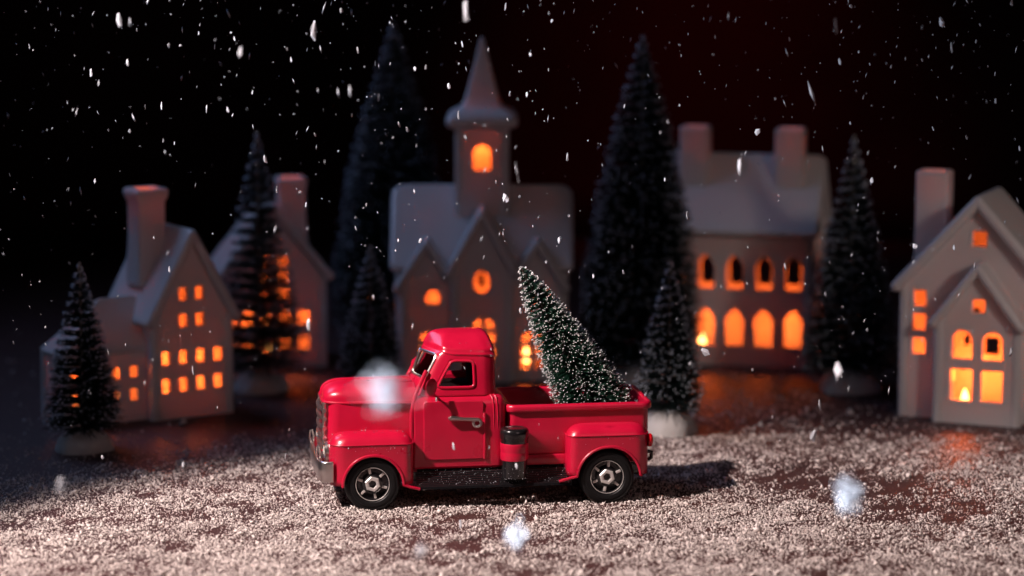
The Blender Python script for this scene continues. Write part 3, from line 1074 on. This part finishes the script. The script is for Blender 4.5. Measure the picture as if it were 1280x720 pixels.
def smooth_loop(L):
    out = []
    for i in range(U):
        for k in range(SUB):
            out.append(0.55 * crv(L[i - 1], L[i], L[(i + 1) % U], L[(i + 2) % U], k / SUB) + 0.45 * L[i].lerp(L[(i + 1) % U], k / SUB))
    return out
SL = [smooth_loop(L) for L in LV]
grid = []
for j in range(3):
    n = 4
    for k in range(n):
        grid.append(([SL[j][i].lerp(SL[j + 1][i], k / n) for i in range(U * SUB)], j))
grid.append((SL[3], 3))
vr = [[bm.verts.new(p) for p in row] for row, _ in grid]
# openings (segment index along the loop): windscreen 0 and 13, side windows 2 and 11, rear 6 and 7
OPEN = {0, 13, 2, 11, 6, 7}
for r in range(len(vr) - 1):
    lv = grid[r][1]
    for i in range(U * SUB):
        if lv == 1 and (i // SUB) in OPEN:
            continue
        k = (i + 1) % (U * SUB)
        bm.faces.new((vr[r][i], vr[r][k], vr[r + 1][k], vr[r + 1][i]))
cabu = obj('cab_frame', bm, M['red'], truck, 35)
solid(cabu, 0.13, -1.0)
# roof pressing
bm = bmesh.new()
rows = []
base = SL[3]
cxr, cz0 = -1.10, 7.0
for (s, dz, outw) in ((0, -0.14, 0.02), (0, -0.09, 0.05), (0, -0.04, 0.05), (0, -0.02, 0.02), (0.008, 0.10, 0.0), (0.02, 0.17, 0), (0.05, 0.23, 0), (0.10, 0.29, 0), (0.2, 0.41, 0), (0.33, 0.55, 0), (0.48, 0.70, 0), (0.63, 0.81, 0), (0.8, 0.89, 0), (0.93, 0.915, 0), (0.985, 0.92, 0)):
    row = []
    ky, kx = 1 - s, 1 - 0.26 * s ** 0.9 - 0.34 * s ** 4
    for p in base:
        q = Vector((p.x - cxr, p.y, 0))
        n_ = q.normalized()
        zz = p.z * (ky ** 2) + 7.10 * (1 - ky ** 2)
        row.append(bm.verts.new((cxr + q.x * kx + n_.x * outw, q.y * ky + n_.y * outw, zz + dz)))
    rows.append(row)
grid_faces(bm, rows, closed_u=True)
bm.faces.new(rows[-1])
obj('cab_roof', bm, M['red'], truck, 50)
# window surrounds
def cell_outline(seg, sub_in=0):
    a = [SL[1][(seg * SUB + i) % (U * SUB)] for i in range(SUB + 1)]
    b = [SL[2][(seg * SUB + i) % (U * SUB)] for i in range(SUB + 1)]
    return a + [a[-1].lerp(b[-1], t) for t in (0.33, 0.66)] + b[::-1] + [b[0].lerp(a[0], t) for t in (0.33, 0.66)]
def soften(P, n=40, it=2):
    P = resample(P, n)
    for _ in range(it):
        P = [(P[i - 1] + P[i] * 2 + P[(i + 1) % len(P)]) / 4 for i in range(len(P))]
    return P
for seg, mt, rr in ((0, 'chrome', 0.075), (13, 'chrome', 0.075), (2, 'red', 0.07), (11, 'red', 0.07)):
    bm = bmesh.new()
    P = soften(cell_outline(seg))
    c = sum(P, Vector()) / len(P)
    P = [c + (p - c) * 0.985 for p in P]
    tube(bm, P, rr, 8, closed=True)
    obj('windscreen_frame' if mt == 'chrome' else 'window_frame', bm, M[mt], cabu)
# cab interior
bm = bmesh.new()
box(bm, -3.2, 0.35, -1.9, 1.9, 4.9, 5.3, 0.05)
obj('dashboard', bm, M['inside'], truck)
bm = bmesh.new()
box(bm, -0.55, 0.25, -1.75, 1.75, 5.2, 6.5, 0.15, 3)
obj('seat', bm, M['inside'], truck)
bm = bmesh.new()
ringp = [(-2.05 + 0.22 * math.sin(a), 0.85 + 0.5 * math.cos(a), 5.85 + 0.42 * math.sin(a)) for a in np.linspace(0, 2 * math.pi, 24, endpoint=False)]
tube(bm, ringp, 0.05, 6, closed=True)
tube(bm, [(-2.05, 0.85, 5.85), (-2.6, 0.85, 5.3)], 0.06, 6)
obj('steering_wheel', bm, M['black'], truck)
# door mirrors
for sd in (-1, 1):
    bm = bmesh.new()
    pts = []
    for (k, dx) in ((0.0, 0.05), (0.55, 0.045), (0.9, 0.03), (1.0, 0.0), (0.93, -0.04), (0.5, -0.08), (0.0, -0.09)):
        pts.append((k, dx))
    rows = []
    for (k, dx) in pts:
        rows.append([bm.verts.new((-2.74 + dx + 0.32 * k * math.cos(a) * 0.9, sd * 2.92 - 0.24 * k * math.cos(a) * sd, 5.80 + 0.40 * k * math.sin(a) * (1.15 if math.sin(a) < 0 else 0.9))) for a in np.linspace(0, 2 * math.pi, 20, endpoint=False)])
    grid_faces(bm, rows, closed_u=True)
    bmesh.ops.remove_doubles(bm, verts=bm.verts, dist=0.004)
    tube(bm, [(-2.72, sd * 2.08, 5.45), (-2.76, sd * 2.5, 5.55), (-2.78, sd * 2.9, 5.75)], 0.06, 6)
    obj('door_mirror', bm, M['red'], truck)

# running boards: stepped black ribs
for sd in (-1, 1):
    bm = bmesh.new()
    n = 8
    prof_ = []
    for k in range(n):
        t0, t1 = k / n, (k + 1) / n
        y0_, y1_ = -3.1 + 0.78 * t0, -3.1 + 0.78 * t1
        z0_ = 1.0 + 0.62 * t0 ** 1.2
        prof_ += [(y0_, z0_ + 0.07), (y0_ + 0.045, z0_ + 0.10), (y1_ - 0.03, z0_ + 0.10), (y1_ - 0.01, z0_ + 0.05)]
    prof_ += [(-2.30, 1.55), (-2.30, 1.3), (-3.05, 0.90), (-3.12, 0.95)]
    rows = []
    for x in (-3.45, -1.6, 0.2, 2.0, 3.85):
        rows.append([bm.verts.new((x, y, z + 0.02 * (x + 3.4) / 7)) for y, z in prof_])
    grid_faces(bm, rows, closed_u=True)
    bm.faces.new(rows[0]); bm.faces.new(rows[-1])
    if sd > 0: mirror_y(bm)
    obj('running_board', bm, M['black'], truck, 30)
# chassis
bm = bmesh.new()
box(bm, -7.0, 7.4, -1.5, 1.5, 1.0, 2.0, 0.1)
for x in (-5.5, 5.5):
    tube(bm, [(x, -2.6, 1.25), (x, 2.6, 1.25)], 0.16, 10)
obj('chassis', bm, M['black'], truck)

# canister strapped on the running board
for sd in (-1,):
    bm = bmesh.new()
    cc = (1.16, sd * 2.82, 0)
    lathe(bm, [(0, 1.30), (0.50, 1.31), (0.585, 1.37), (0.60, 1.5), (0.60, 2.28), (0, 2.28)], 32, 'Z', cc)
    cn = obj('canister', bm, M['black'], truck)
    bm = bmesh.new()
    lathe(bm, [(0.58, 2.20), (0.655, 2.22), (0.665, 2.26), (0.665, 2.55), (0.65, 2.60), (0.665, 2.65), (0.665, 2.68), (0.675, 2.72), (0.675, 2.98), (0.66, 3.02), (0.58, 3.04)], 36, 'Z', cc)
    obj('band', bm, M['red'], cn)
    bm = bmesh.new()
    lathe(bm, [(0.6, 2.98), (0.645, 3.02), (0.645, 3.18), (0.685, 3.24), (0.69, 3.5), (0.67, 3.62), (0.60, 3.70), (0.48, 3.72), (0.44, 3.69), (0, 3.68)], 36, 'Z', cc)
    obj('cap', bm, M['black'], cn)

# load bed
def ring_rows(bm, spec, zr=None):
    rows = []
    for (z, ins) in spec:
        P = rrect(0.98 + ins, 7.66 - ins, -2.26 + ins, 2.26 - ins, max(0.08, 0.36 - ins), 6)
        rows.append([bm.verts.new((x, y, z)) for x, y in P])
    return rows
bm = bmesh.new()
rows = ring_rows(bm, [(2.30, 0.05), (2.36, 0.0), (3.4, -0.02), (4.5, 0.0), (4.62, 0.0), (4.62, 0.13), (4.4, 0.16), (2.7, 0.16), (2.62, 0.22)])
grid_faces(bm, rows, closed_u=True)
bm.faces.new(rows[0]); bm.faces.new(rows[-1])
bed = obj('load_bed', bm, M['red'], truck, 40)
bm = bmesh.new()
P = rrect(0.90, 7.74, -2.32, 2.32, 0.42, 8)
n = len(P)
rows = []
for (o, z) in ((-0.10, 4.36), (0.06, 4.34), (0.10, 4.40), (0.10, 4.58), (0.05, 4.66), (-0.03, 4.69), (-0.12, 4.66), (-0.16, 4.58), (-0.14, 4.40)):
    Q = rrect(0.90 - o, 7.74 + o, -2.32 - o, 2.32 + o, 0.42 + o, 8)
    rows.append([bm.verts.new((x, y, z)) for x, y in Q])
grid_faces(bm, rows, closed_u=True, closed_v=True)
obj('bed_rail', bm, M['red'], bed, 60)
bm = bmesh.new()
box(bm, 0.6, 7.2, -2.30, 2.30, 1.78, 2.29, 0.08)
obj('bed_sill', bm, M['red'], bed)
bm = bmesh.new()
box(bm, 7.60, 7.72, -1.75, 1.75, 2.45, 4.3, 0.04)
tg = obj('tailgate', bm, M['red'], bed)
for sd in (-1, 1):
    bm = bmesh.new()
    lathe(bm, [(0, 7.5), (0.25, 7.52), (0.28, 7.60), (0.28, 7.66), (0.23, 7.73), (0.10, 7.77), (0, 7.775)], 20, 'X', (0, sd * 2.72, 2.92))
    for v in bm.verts: v.co.z = 2.92 + (v.co.z - 2.92) * 1.15
    obj('tail_lamp', bm, M['redlens'], truck)
    bm = bmesh.new()
    tube(bm, [(7.55, sd * 2.55, 2.35), (7.74, sd * 2.5, 2.3), (7.76, sd * 2.4, 2.0), (7.6, sd * 2.4, 1.9)], 0.09, 8)
    obj('bumper_iron', bm, M['black'], truck)

# wheels
def wheel(x, sd):
    y = sd * 2.72
    def T_(bm):
        bmesh.ops.transform(bm, matrix=Matrix.Translation((x, y, 1.27)) @ Matrix.Scale(1.045, 4), verts=bm.verts)
    o = sd       # outward direction
    bm = bmesh.new()
    lathe(bm, [(0.0, 0.10 * o), (0.48, 0.10 * o), (0.66, 0.14 * o), (0.71, 0.28 * o), (0.77, 0.34 * o), (0.79, 0.30 * o), (0.77, -0.30 * o), (0, -0.30 * o)], 48, 'Y')
    T_(bm)
    w = obj('wheel', bm, M['black'], truck)
    bm = bmesh.new()
    lathe(bm, [(0.77, 0.30 * o), (0.84, 0.38 * o), (0.99, 0.395 * o), (1.00, 0.37 * o), (1.10, 0.36 * o), (1.11, 0.385 * o), (1.17, 0.35 * o), (1.235, 0.26 * o), (1.25, 0.14 * o), (1.25, -0.14 * o), (1.235, -0.26 * o), (1.16, -0.36 * o), (0.90, -0.38 * o), (0.77, -0.30 * o)], 64, 'Y')
    T_(bm)
    obj('tyre', bm, M['tyre'], w)
    bm = bmesh.new()
    tube(bm, [(0.745 * math.cos(a), 0.335 * o, 0.745 * math.sin(a)) for a in np.linspace(0, 2 * math.pi, 48, endpoint=False)], 0.016, 6, closed=True)
    T_(bm)
    obj('rim', bm, M['bright'], w)
    for k in range(6):
        a = R(90 + 60 * k + (-8 if x > 0 else 12))
        bm = bmesh.new()
        m = Matrix.Rotation(-a, 4, 'Y')
        box(bm, 0.45, 0.685, min(0.12 * o, 0.25 * o), max(0.12 * o, 0.25 * o), -0.055, 0.055, 0.02, 2, m)
        T_(bm)
        obj('spoke', bm, M['bright'], w)
    bm = bmesh.new()
    lathe(bm, [(0.0, 0.10 * o), (0.44, 0.12 * o), (0.46, 0.22 * o), (0.38, 0.27 * o), (0.34, 0.26 * o), (0.2, 0.24 * o), (0.18, 0.14 * o), (0, 0.13 * o)], 32, 'Y')
    T_(bm)
    obj('hub', bm, M['black'], w)
    bm = bmesh.new()
    lathe(bm, [(0.18, 0.22 * o), (0.36, 0.24 * o), (0.36, 0.34 * o), (0.33, 0.37 * o), (0.22, 0.37 * o), (0.18, 0.35 * o)], 6, 'Y')
    bmesh.ops.rotate(bm, verts=bm.verts, cent=(0, 0, 0), matrix=Matrix.Rotation(0.3, 3, 'Y'))
    T_(bm)
    obj('hub_nut', bm, M['bright'], w, 25)
for sd in (-1, 1):
    for x in (-5.53, 5.53):
        wheel(x, sd)

# tree lying in the bed, leaning towards the cab
def bed_tree():
    bx, bz = 6.05, 3.05
    tx, tz = 1.87, 10.90
    L = math.hypot(tx - bx, tz - bz)
    ang = math.atan2(tx - bx, tz - bz)      # negative: leans to -x
    c, s = math.cos(TY), math.sin(TY)
    loc = (TO[0] + bx * c, TO[1] + bx * s, bz)
    q = (Matrix.Rotation(TY, 4, 'Z') @ Matrix.Rotation(ang, 4, 'Y')).to_euler()
    brush_tree(loc, L, 1.95, 0.35, 4200, 0.62, 0.66, 'small green bottle brush tree with white tips leaning in the truck bed', needle='needle_bed', lean=q, thick=0.022, tipsize=0.027, convex=0.64, seed=21)
bed_tree()

# ------------------------------------------------------------------ snow on the table
def field(x, y, seed, scale, n=7):
    r = np.random.default_rng(seed)
    v = np.zeros_like(x)
    for k in range(n):
        a = r.uniform(0, 2 * math.pi)
        fq = scale * r.uniform(0.5, 2.2)
        v += np.sin((x * math.cos(a) + y * math.sin(a)) * fq + r.uniform(0, 6.28))
    return v / math.sqrt(n)

def grains(name, N, xr, yr, size, seed, label, thin=None):
    r = np.random.default_rng(seed)
    x = r.uniform(*xr, N)
    y = r.uniform(*yr, N)
    # fall-off of the cover with distance, with bare patches
    dens = np.interp(y, [-25, -6, 3, 9, 16, 24, 50], [0.92, 0.84, 0.55, 0.42, 0.34, 0.30, 0.20])
    pat = 0.68 + 0.24 * field(x, y, 3, 0.45) + 0.26 * field(x, y, 4, 1.5) + 0.2 * field(x, y, 5, 4.0)
    bare = np.exp(-(((x - 13) / 5.5) ** 2 + ((y - 2.2) / 2.2) ** 2)) * 0.30
    # sparse ground behind the key beam's edge, thinned further so the unlit corner reads dark
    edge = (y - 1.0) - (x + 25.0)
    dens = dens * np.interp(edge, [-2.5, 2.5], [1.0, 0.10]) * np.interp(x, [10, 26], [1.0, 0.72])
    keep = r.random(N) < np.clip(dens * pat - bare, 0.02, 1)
    if thin is not None:
        keep &= thin(x, y, r)
    x, y = x[keep], y[keep]
    n = len(x)
    h = np.clip(0.05 + 0.05 * field(x, y, 4, 1.5), 0, 0.16)
    sz = size * np.exp(r.normal(0, 0.5, n))
    z = sz * 0.35 + r.random(n) * h * np.interp(y, [-25, 5, 20], [1, 0.8, 0.1])
    # random frames
    q = r.normal(size=(n, 4)); q /= np.linalg.norm(q, axis=1)[:, None]
    w, a, b, c = q.T
    Rm = np.stack([np.stack([1 - 2 * (b * b + c * c), 2 * (a * b - c * w), 2 * (a * c + b * w)], -1),
                   np.stack([2 * (a * b + c * w), 1 - 2 * (a * a + c * c), 2 * (b * c - a * w)], -1),
                   np.stack([2 * (a * c - b * w), 2 * (b * c + a * w), 1 - 2 * (a * a + b * b)], -1)], 1)
    sc = np.stack([sz, sz * r.uniform(0.5, 1.0, n), sz * r.uniform(0.3, 0.7, n)], -1)
    loc = BIP[None] * (1 + r.normal(0, 0.18, (n, 5, 1))) * sc[:, None, :]
    V = np.einsum('nij,nkj->nki', Rm, loc)
    V[:, :, 0] += x[:, None]; V[:, :, 1] += y[:, None]; V[:, :, 2] += z[:, None]
    V[:, :, 2] = np.maximum(V[:, :, 2], 0.004)
    F = BIPF[None] + (np.arange(n) * 5)[:, None, None]
    o = obj_np(name, V.reshape(-1, 3), F.reshape(-1, 3), M['grain'])
    tag(o, label, 'snow', None, 'stuff')
    return o
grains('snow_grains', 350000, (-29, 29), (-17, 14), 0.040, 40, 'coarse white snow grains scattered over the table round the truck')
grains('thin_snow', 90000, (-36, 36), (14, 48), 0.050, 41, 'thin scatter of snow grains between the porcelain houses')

# fine dust of snow on the truck's running board, fenders and canister
def dust():
    r = np.random.default_rng(9)
    pts = []
    for _ in range(260):
        x = r.uniform(-3.3, 3.7); t = r.random()
        pts.append((x, -3.08 + 0.74 * t, 1.10 + 0.62 * t ** 1.2 + 0.04))
    for _ in range(26):
        pts.append((r.uniform(-7.0, -3.8), -3.2, r.uniform(2.75, 3.1)))
    for _ in range(14):
        pts.append((r.uniform(4.0, 7.3), -3.2, r.uniform(2.8, 3.2)))
    for _ in range(18):
        pts.append((r.uniform(-7, -3.9), r.uniform(-2.9, -2.1), 3.66))
    for _ in range(25):
        pts.append((r.uniform(0.6, 1.7), -3.05 - 0.38 * 1, r.uniform(1.35, 2.0)))
    P = np.array(pts)
    n = len(P)
    s = 0.012 * np.exp(r.normal(0, 0.4, n))
    V = OCT[None] * s[:, None, None] * r.uniform(0.6, 1.3, (n, 6, 1)) + P[:, None, :]
    F = OCTF[None] + (np.arange(n) * 6)[:, None, None]
    o = obj_np('snow_dust', V.reshape(-1, 3), F.reshape(-1, 3), M['flake'], truck)
    tag(o, 'fine snow dust lying on the running board and fenders', None, None, 'stuff')
dust()

# ------------------------------------------------------------------ falling snow
def flake_mesh(seed):
    r = random.Random(seed)
    bm = bmesh.new()
    n = r.choice((5, 6, 7))
    A = sorted(2 * math.pi * (q + r.uniform(-0.3, 0.3)) / n for q in range(n))
    P = [(0.5 * r.uniform(0.7, 1.1) * math.cos(a), 0.5 * r.uniform(0.7, 1.1) * math.sin(a)) for a in A]
    f0 = [bm.verts.new((x * 0.9, -0.07 + r.uniform(-0.12, 0.12), z * 0.9)) for x, z in P]
    f1 = [bm.verts.new((x, 0.07 + 0.25 * x * r.uniform(-1, 1), z)) for x, z in P]
    c0 = bm.verts.new((0, -0.22, 0.05)); c1 = bm.verts.new((0.05, 0.22, 0))
    for q in range(n):
        w = (q + 1) % n
        bm.faces.new((f0[q], f0[w], f1[w], f1[q]))
        bm.faces.new((f0[w], f0[q], c0)); bm.faces.new((f1[q], f1[w], c1))
    bmesh.ops.recalc_face_normals(bm, faces=bm.faces)
    me = bpy.data.meshes.new('snowflake')
    bm.to_mesh(me)
    bm.free()
    me.transform(Matrix.Scale(S, 4))
    me.materials.append(M['flake'])
    return me
FM = [flake_mesh(i) for i in range(6)]
def flake(x, y, z, w, h, a, k, label, group):
    o = bpy.data.objects.new('snowflake', FM[k % 6])
    COL.objects.link(o)
    o.location = (x * S, y * S, z * S)
    o.scale = (w, max(w, 0.1), h)
    o.rotation_euler = (R(8 * math.sin(k * 3.1)), R(-a), R(75 * math.sin(k * 1.7)))
    tag(o, label, 'snowflake', group)

FL = [
    (-17.0, -9.6, 23.1, 0.31, 0.83, 8), (-17.3, -1.5, 22.2, 0.22, 0.26, 0), (-19.1, -3.9, 20.4, 0.22, 0.51, 0), (-17.2, -5.7, 21.0, 0.29, 0.43, 15), (-15.1, -7.6, 21.9, 0.18, 0.25, 0),
    (-14.9, -4.9, 21.7, 0.25, 0.14, 0), (-12.5, -4.7, 22.0, 0.14, 0.29, 30), (-11.2, -15.6, 22.1, 0.33, 0.73, -25), (-9.9, -7.6, 21.7, 0.18, 0.21, 0), (-8.7, -8.0, 22.6, 0.39, 1.26, 3),
    (-14.0, -2.8, 18.7, 0.18, 0.51, 3), (-12.7, -6.1, 18.9, 0.18, 0.39, 8), (-16.6, -4.5, 18.9, 0.14, 0.29, 5), (-17.9, -0.2, 17.4, 0.22, 0.3, -10), (-19.5, -0.8, 15.1, 0.3, 0.37, 20),
    (-11.5, -1.2, 16.2, 0.26, 0.6, 25), (-8.9, -4.9, 17.7, 0.18, 0.29, 30), (-10.0, -4.1, 21.0, 0.14, 0.36, 0), (-16.1, -2.6, 18.8, 0.15, 0.51, 8), (-7.5, -7.5, 23.4, 0.32, 0.35, 30),
    (-7.0, -3.6, 21.4, 0.18, 0.44, 5), (-6.8, -13.8, 20.4, 0.27, 0.74, -4), (-4.5, -1.0, 20.4, 0.22, 0.33, 20), (-3.8, -7.5, 20.9, 0.21, 0.32, 0), (-2.9, -2.6, 19.7, 0.22, 0.37, 15),
    (-2.3, -1.0, 21.5, 0.22, 0.48, 15), (-1.9, -14.2, 23.7, 0.43, 1.27, 0), (-0.1, -0.8, 19.2, 0.26, 0.41, 30), (0.7, -1.0, 19.2, 0.19, 0.37, 5), (0.8, -7.9, 21.5, 0.18, 0.28, 30),
    (-5.2, -2.3, 17.9, 0.18, 0.37, 25), (-4.6, -8.0, 18.2, 0.21, 0.39, 30), (-0.3, -4.0, 23.4, 0.18, 0.51, 0), (1.8, -4.5, 22.8, 0.18, 0.29, -30), (0.2, -14.4, 17.1, 0.23, 1.21, 2),
    (2.5, -5.4, 16.7, 0.14, 0.58, 0), (5.2, -1.6, 18.7, 0.19, 0.3, -25), (-2.4, -5.5, 18.6, 0.14, 0.65, 0), (9.0, -6.8, 22.2, 0.14, 0.28, 15), (11.3, -2.4, 17.6, 0.41, 0.52, -20),
    (9.7, -12.4, 17.1, 0.34, 1.02, 18), (15.6, -1.6, 23.3, 0.29, 0.22, -30), (13.5, -14.1, 23.1, 0.27, 0.93, 0), (14.7, -5.4, 21.0, 0.25, 0.5, 5), (16.0, -1.6, 21.2, 0.18, 0.18, 0),
    (17.2, -3.9, 20.7, 0.22, 0.25, 0), (18.6, -3.9, 21.0, 0.15, 0.22, 20), (19.1, -6.1, 22.8, 0.46, 0.64, 10), (19.3, -7.9, 21.8, 0.11, 0.63, 8), (22.5, -0.5, 20.1, 0.15, 0.34, 0),
    (21.4, -7.3, 19.4, 0.14, 0.32, 0), (23.6, -1.2, 16.7, 0.22, 0.37, 20), (20.5, -5.1, 17.6, 0.14, 0.29, 15), (16.4, -0.4, 19.0, 0.15, 0.34, -25), (16.3, -4.8, 15.6, 0.29, 0.36, 15),
    (15.8, -0.5, 17.8, 0.15, 0.26, 0), (12.6, -3.6, 21.9, 0.25, 0.29, 0), (22.2, -6.1, 23.7, 0.18, 0.43, 20), (-8.9, -10.1, 9.9, 0.49, 0.77, 30), (-0.3, -2.6, 14.5, 0.44, 0.66, 10),
    (8.1, -2.5, 13.7, 0.3, 0.52, 10), (8.9, -4.3, 7.6, 0.44, 0.73, 40), (13.8, -14.2, 8.5, 0.95, 1.09, 35), (13.2, -10.6, 5.0, 0.42, 0.77, 0), (13.7, -8.5, 6.0, 0.32, 0.71, 10),
    (18.3, -5.0, 12.6, 0.33, 0.4, 30), (20.6, -1.6, 12.1, 0.22, 0.34, 10), (20.8, -6.4, 11.9, 0.22, 0.47, 0), (22.8, -4.9, 7.7, 0.33, 0.66, -30), (-2.6, -9.5, 4.3, 0.25, 0.5, 25),
    (0.2, -8.5, 3.2, 0.21, 0.39, 12), (-3.4, -7.0, 5.9, 0.22, 0.29, 0), (0.4, -2.2, 9.2, 0.22, 0.37, 15), (-5.3, -1.5, 12.4, 0.19, 0.26, 0), (-4.1, -6.8, 13.1, 0.21, 0.32, -25),
    (-0.4, -2.3, 12.9, 0.19, 0.52, 3), (2.2, -1.2, 12.4, 0.19, 0.45, 0), (3.7, -4.8, 11.2, 0.18, 0.29, 15), (-1.3, -3.6, 11.9, 0.15, 0.29, -20), (5.1, -4.2, 11.3, 0.22, 0.37, 20),
    (-2.3, -9.7, 0.8, 0.28, 0.57, 0), (-14.4, -11.0, 3.8, 0.21, 0.42, 0), (-10.1, -8.5, 3.6, 0.25, 0.5, 5), (-18.4, -7.7, 3.4, 0.18, 0.29, 10), (-14.4, -6.7, 7.2, 0.14, 0.58, 12),
    (-15.6, -4.8, 11.5, 0.15, 0.44, 0),
]
for k, (x, y, z, w, h, a) in enumerate(FL):
    flake(x, y, z, w * 0.8, h * 0.85, a, k, 'larger white snowflake falling before the village', 'larger falling snowflakes')

r = random.Random(3)
k = 200
while k < 490:
    d = r.uniform(-11, 6)
    z = 23.8 - 20 * r.random() ** 1.3
    x = r.uniform(-25, 25)
    if z < 9 and r.random() < 0.4:
        continue
    if -10.5 < x < 7.5 and z < 9.5 and d > -4.5:
        continue
    s = 0.035 + 0.07 * r.random() ** 2.2
    flake(x, d, z, s, s * r.choice((1, 1.2, 1.6, 2.6, 4.0)), r.uniform(-28, 28), k, 'tiny white snowflake drifting in the dark air', 'tiny falling snowflakes')
    k += 1

# the finest specks, beyond counting
def specks(n):
    r = np.random.default_rng(77)
    x = r.uniform(-26, 26, n); y = r.uniform(-13, 12, n); z = 24.5 - 19 * r.random(n) ** 1.5
    ok = ~((x > -10.5) & (x < 7.5) & (z < 11) & (y > -5))
    x, y, z = x[ok], y[ok], z[ok]
    n = len(x)
    s = 0.018 * np.exp(r.normal(0, 0.4, n))
    e = r.choice([1.0, 1.5, 3.0, 6.0], n)
    a = r.uniform(-0.5, 0.5, n)
    L = OCT[None] * np.stack([s, s, s * e], 1)[:, None, :]
    V = np.stack([L[:, :, 0] + L[:, :, 2] * np.tan(a)[:, None] + x[:, None], L[:, :, 1] + y[:, None], L[:, :, 2] + z[:, None]], 2)
    F = OCTF[None] + (np.arange(n) * 6)[:, None, None]
    tag(obj_np('falling_snow', V.reshape(-1, 3), F.reshape(-1, 3), M['flake']), 'finest specks of falling snow filling the dark air', 'snow', None, 'stuff')
specks(900)

# loose powder puffs drifting close to the lens side of the scene
def puff(x, y, z, w, h, seed, n, label):
    r = np.random.default_rng(seed)
    P = r.normal(size=(n, 3)) * np.array([w, w, h]) * 0.26
    s = 0.055 * np.exp(r.normal(0, 0.4, n))
    V = OCT[None] * s[:, None, None] * r.uniform(0.6, 1.3, (n, 6, 1)) + P[:, None, :]
    F = OCTF[None] + (np.arange(n) * 6)[:, None, None]
    o = obj_np('snow_puff', V.reshape(-1, 3), F.reshape(-1, 3), M['flake'])
    o.location = (x * S, y * S, z * S)
    tag(o, label, 'snow puff')
puff(-3.5, -55, 15.4, 1.15, 1.2, 1, 170, 'large soft puff of powder snow drifting before the truck bonnet')
puff(11.3, -40, 8.9, 0.75, 1.05, 2, 130, 'bright soft clump of snow drifting over the bare snow patch')
puff(0.2, -34, 6.1, 0.62, 0.85, 3, 110, 'soft clump of snow falling before the ground below the canister')
puff(-3.4, -30, 4.6, 0.42, 0.55, 4, 30, 'small soft clump of snow falling below the running board')
puff(-16.6, -30, 7.1, 0.5, 0.8, 5, 18, 'faint puff of powder snow near the smallest tree')
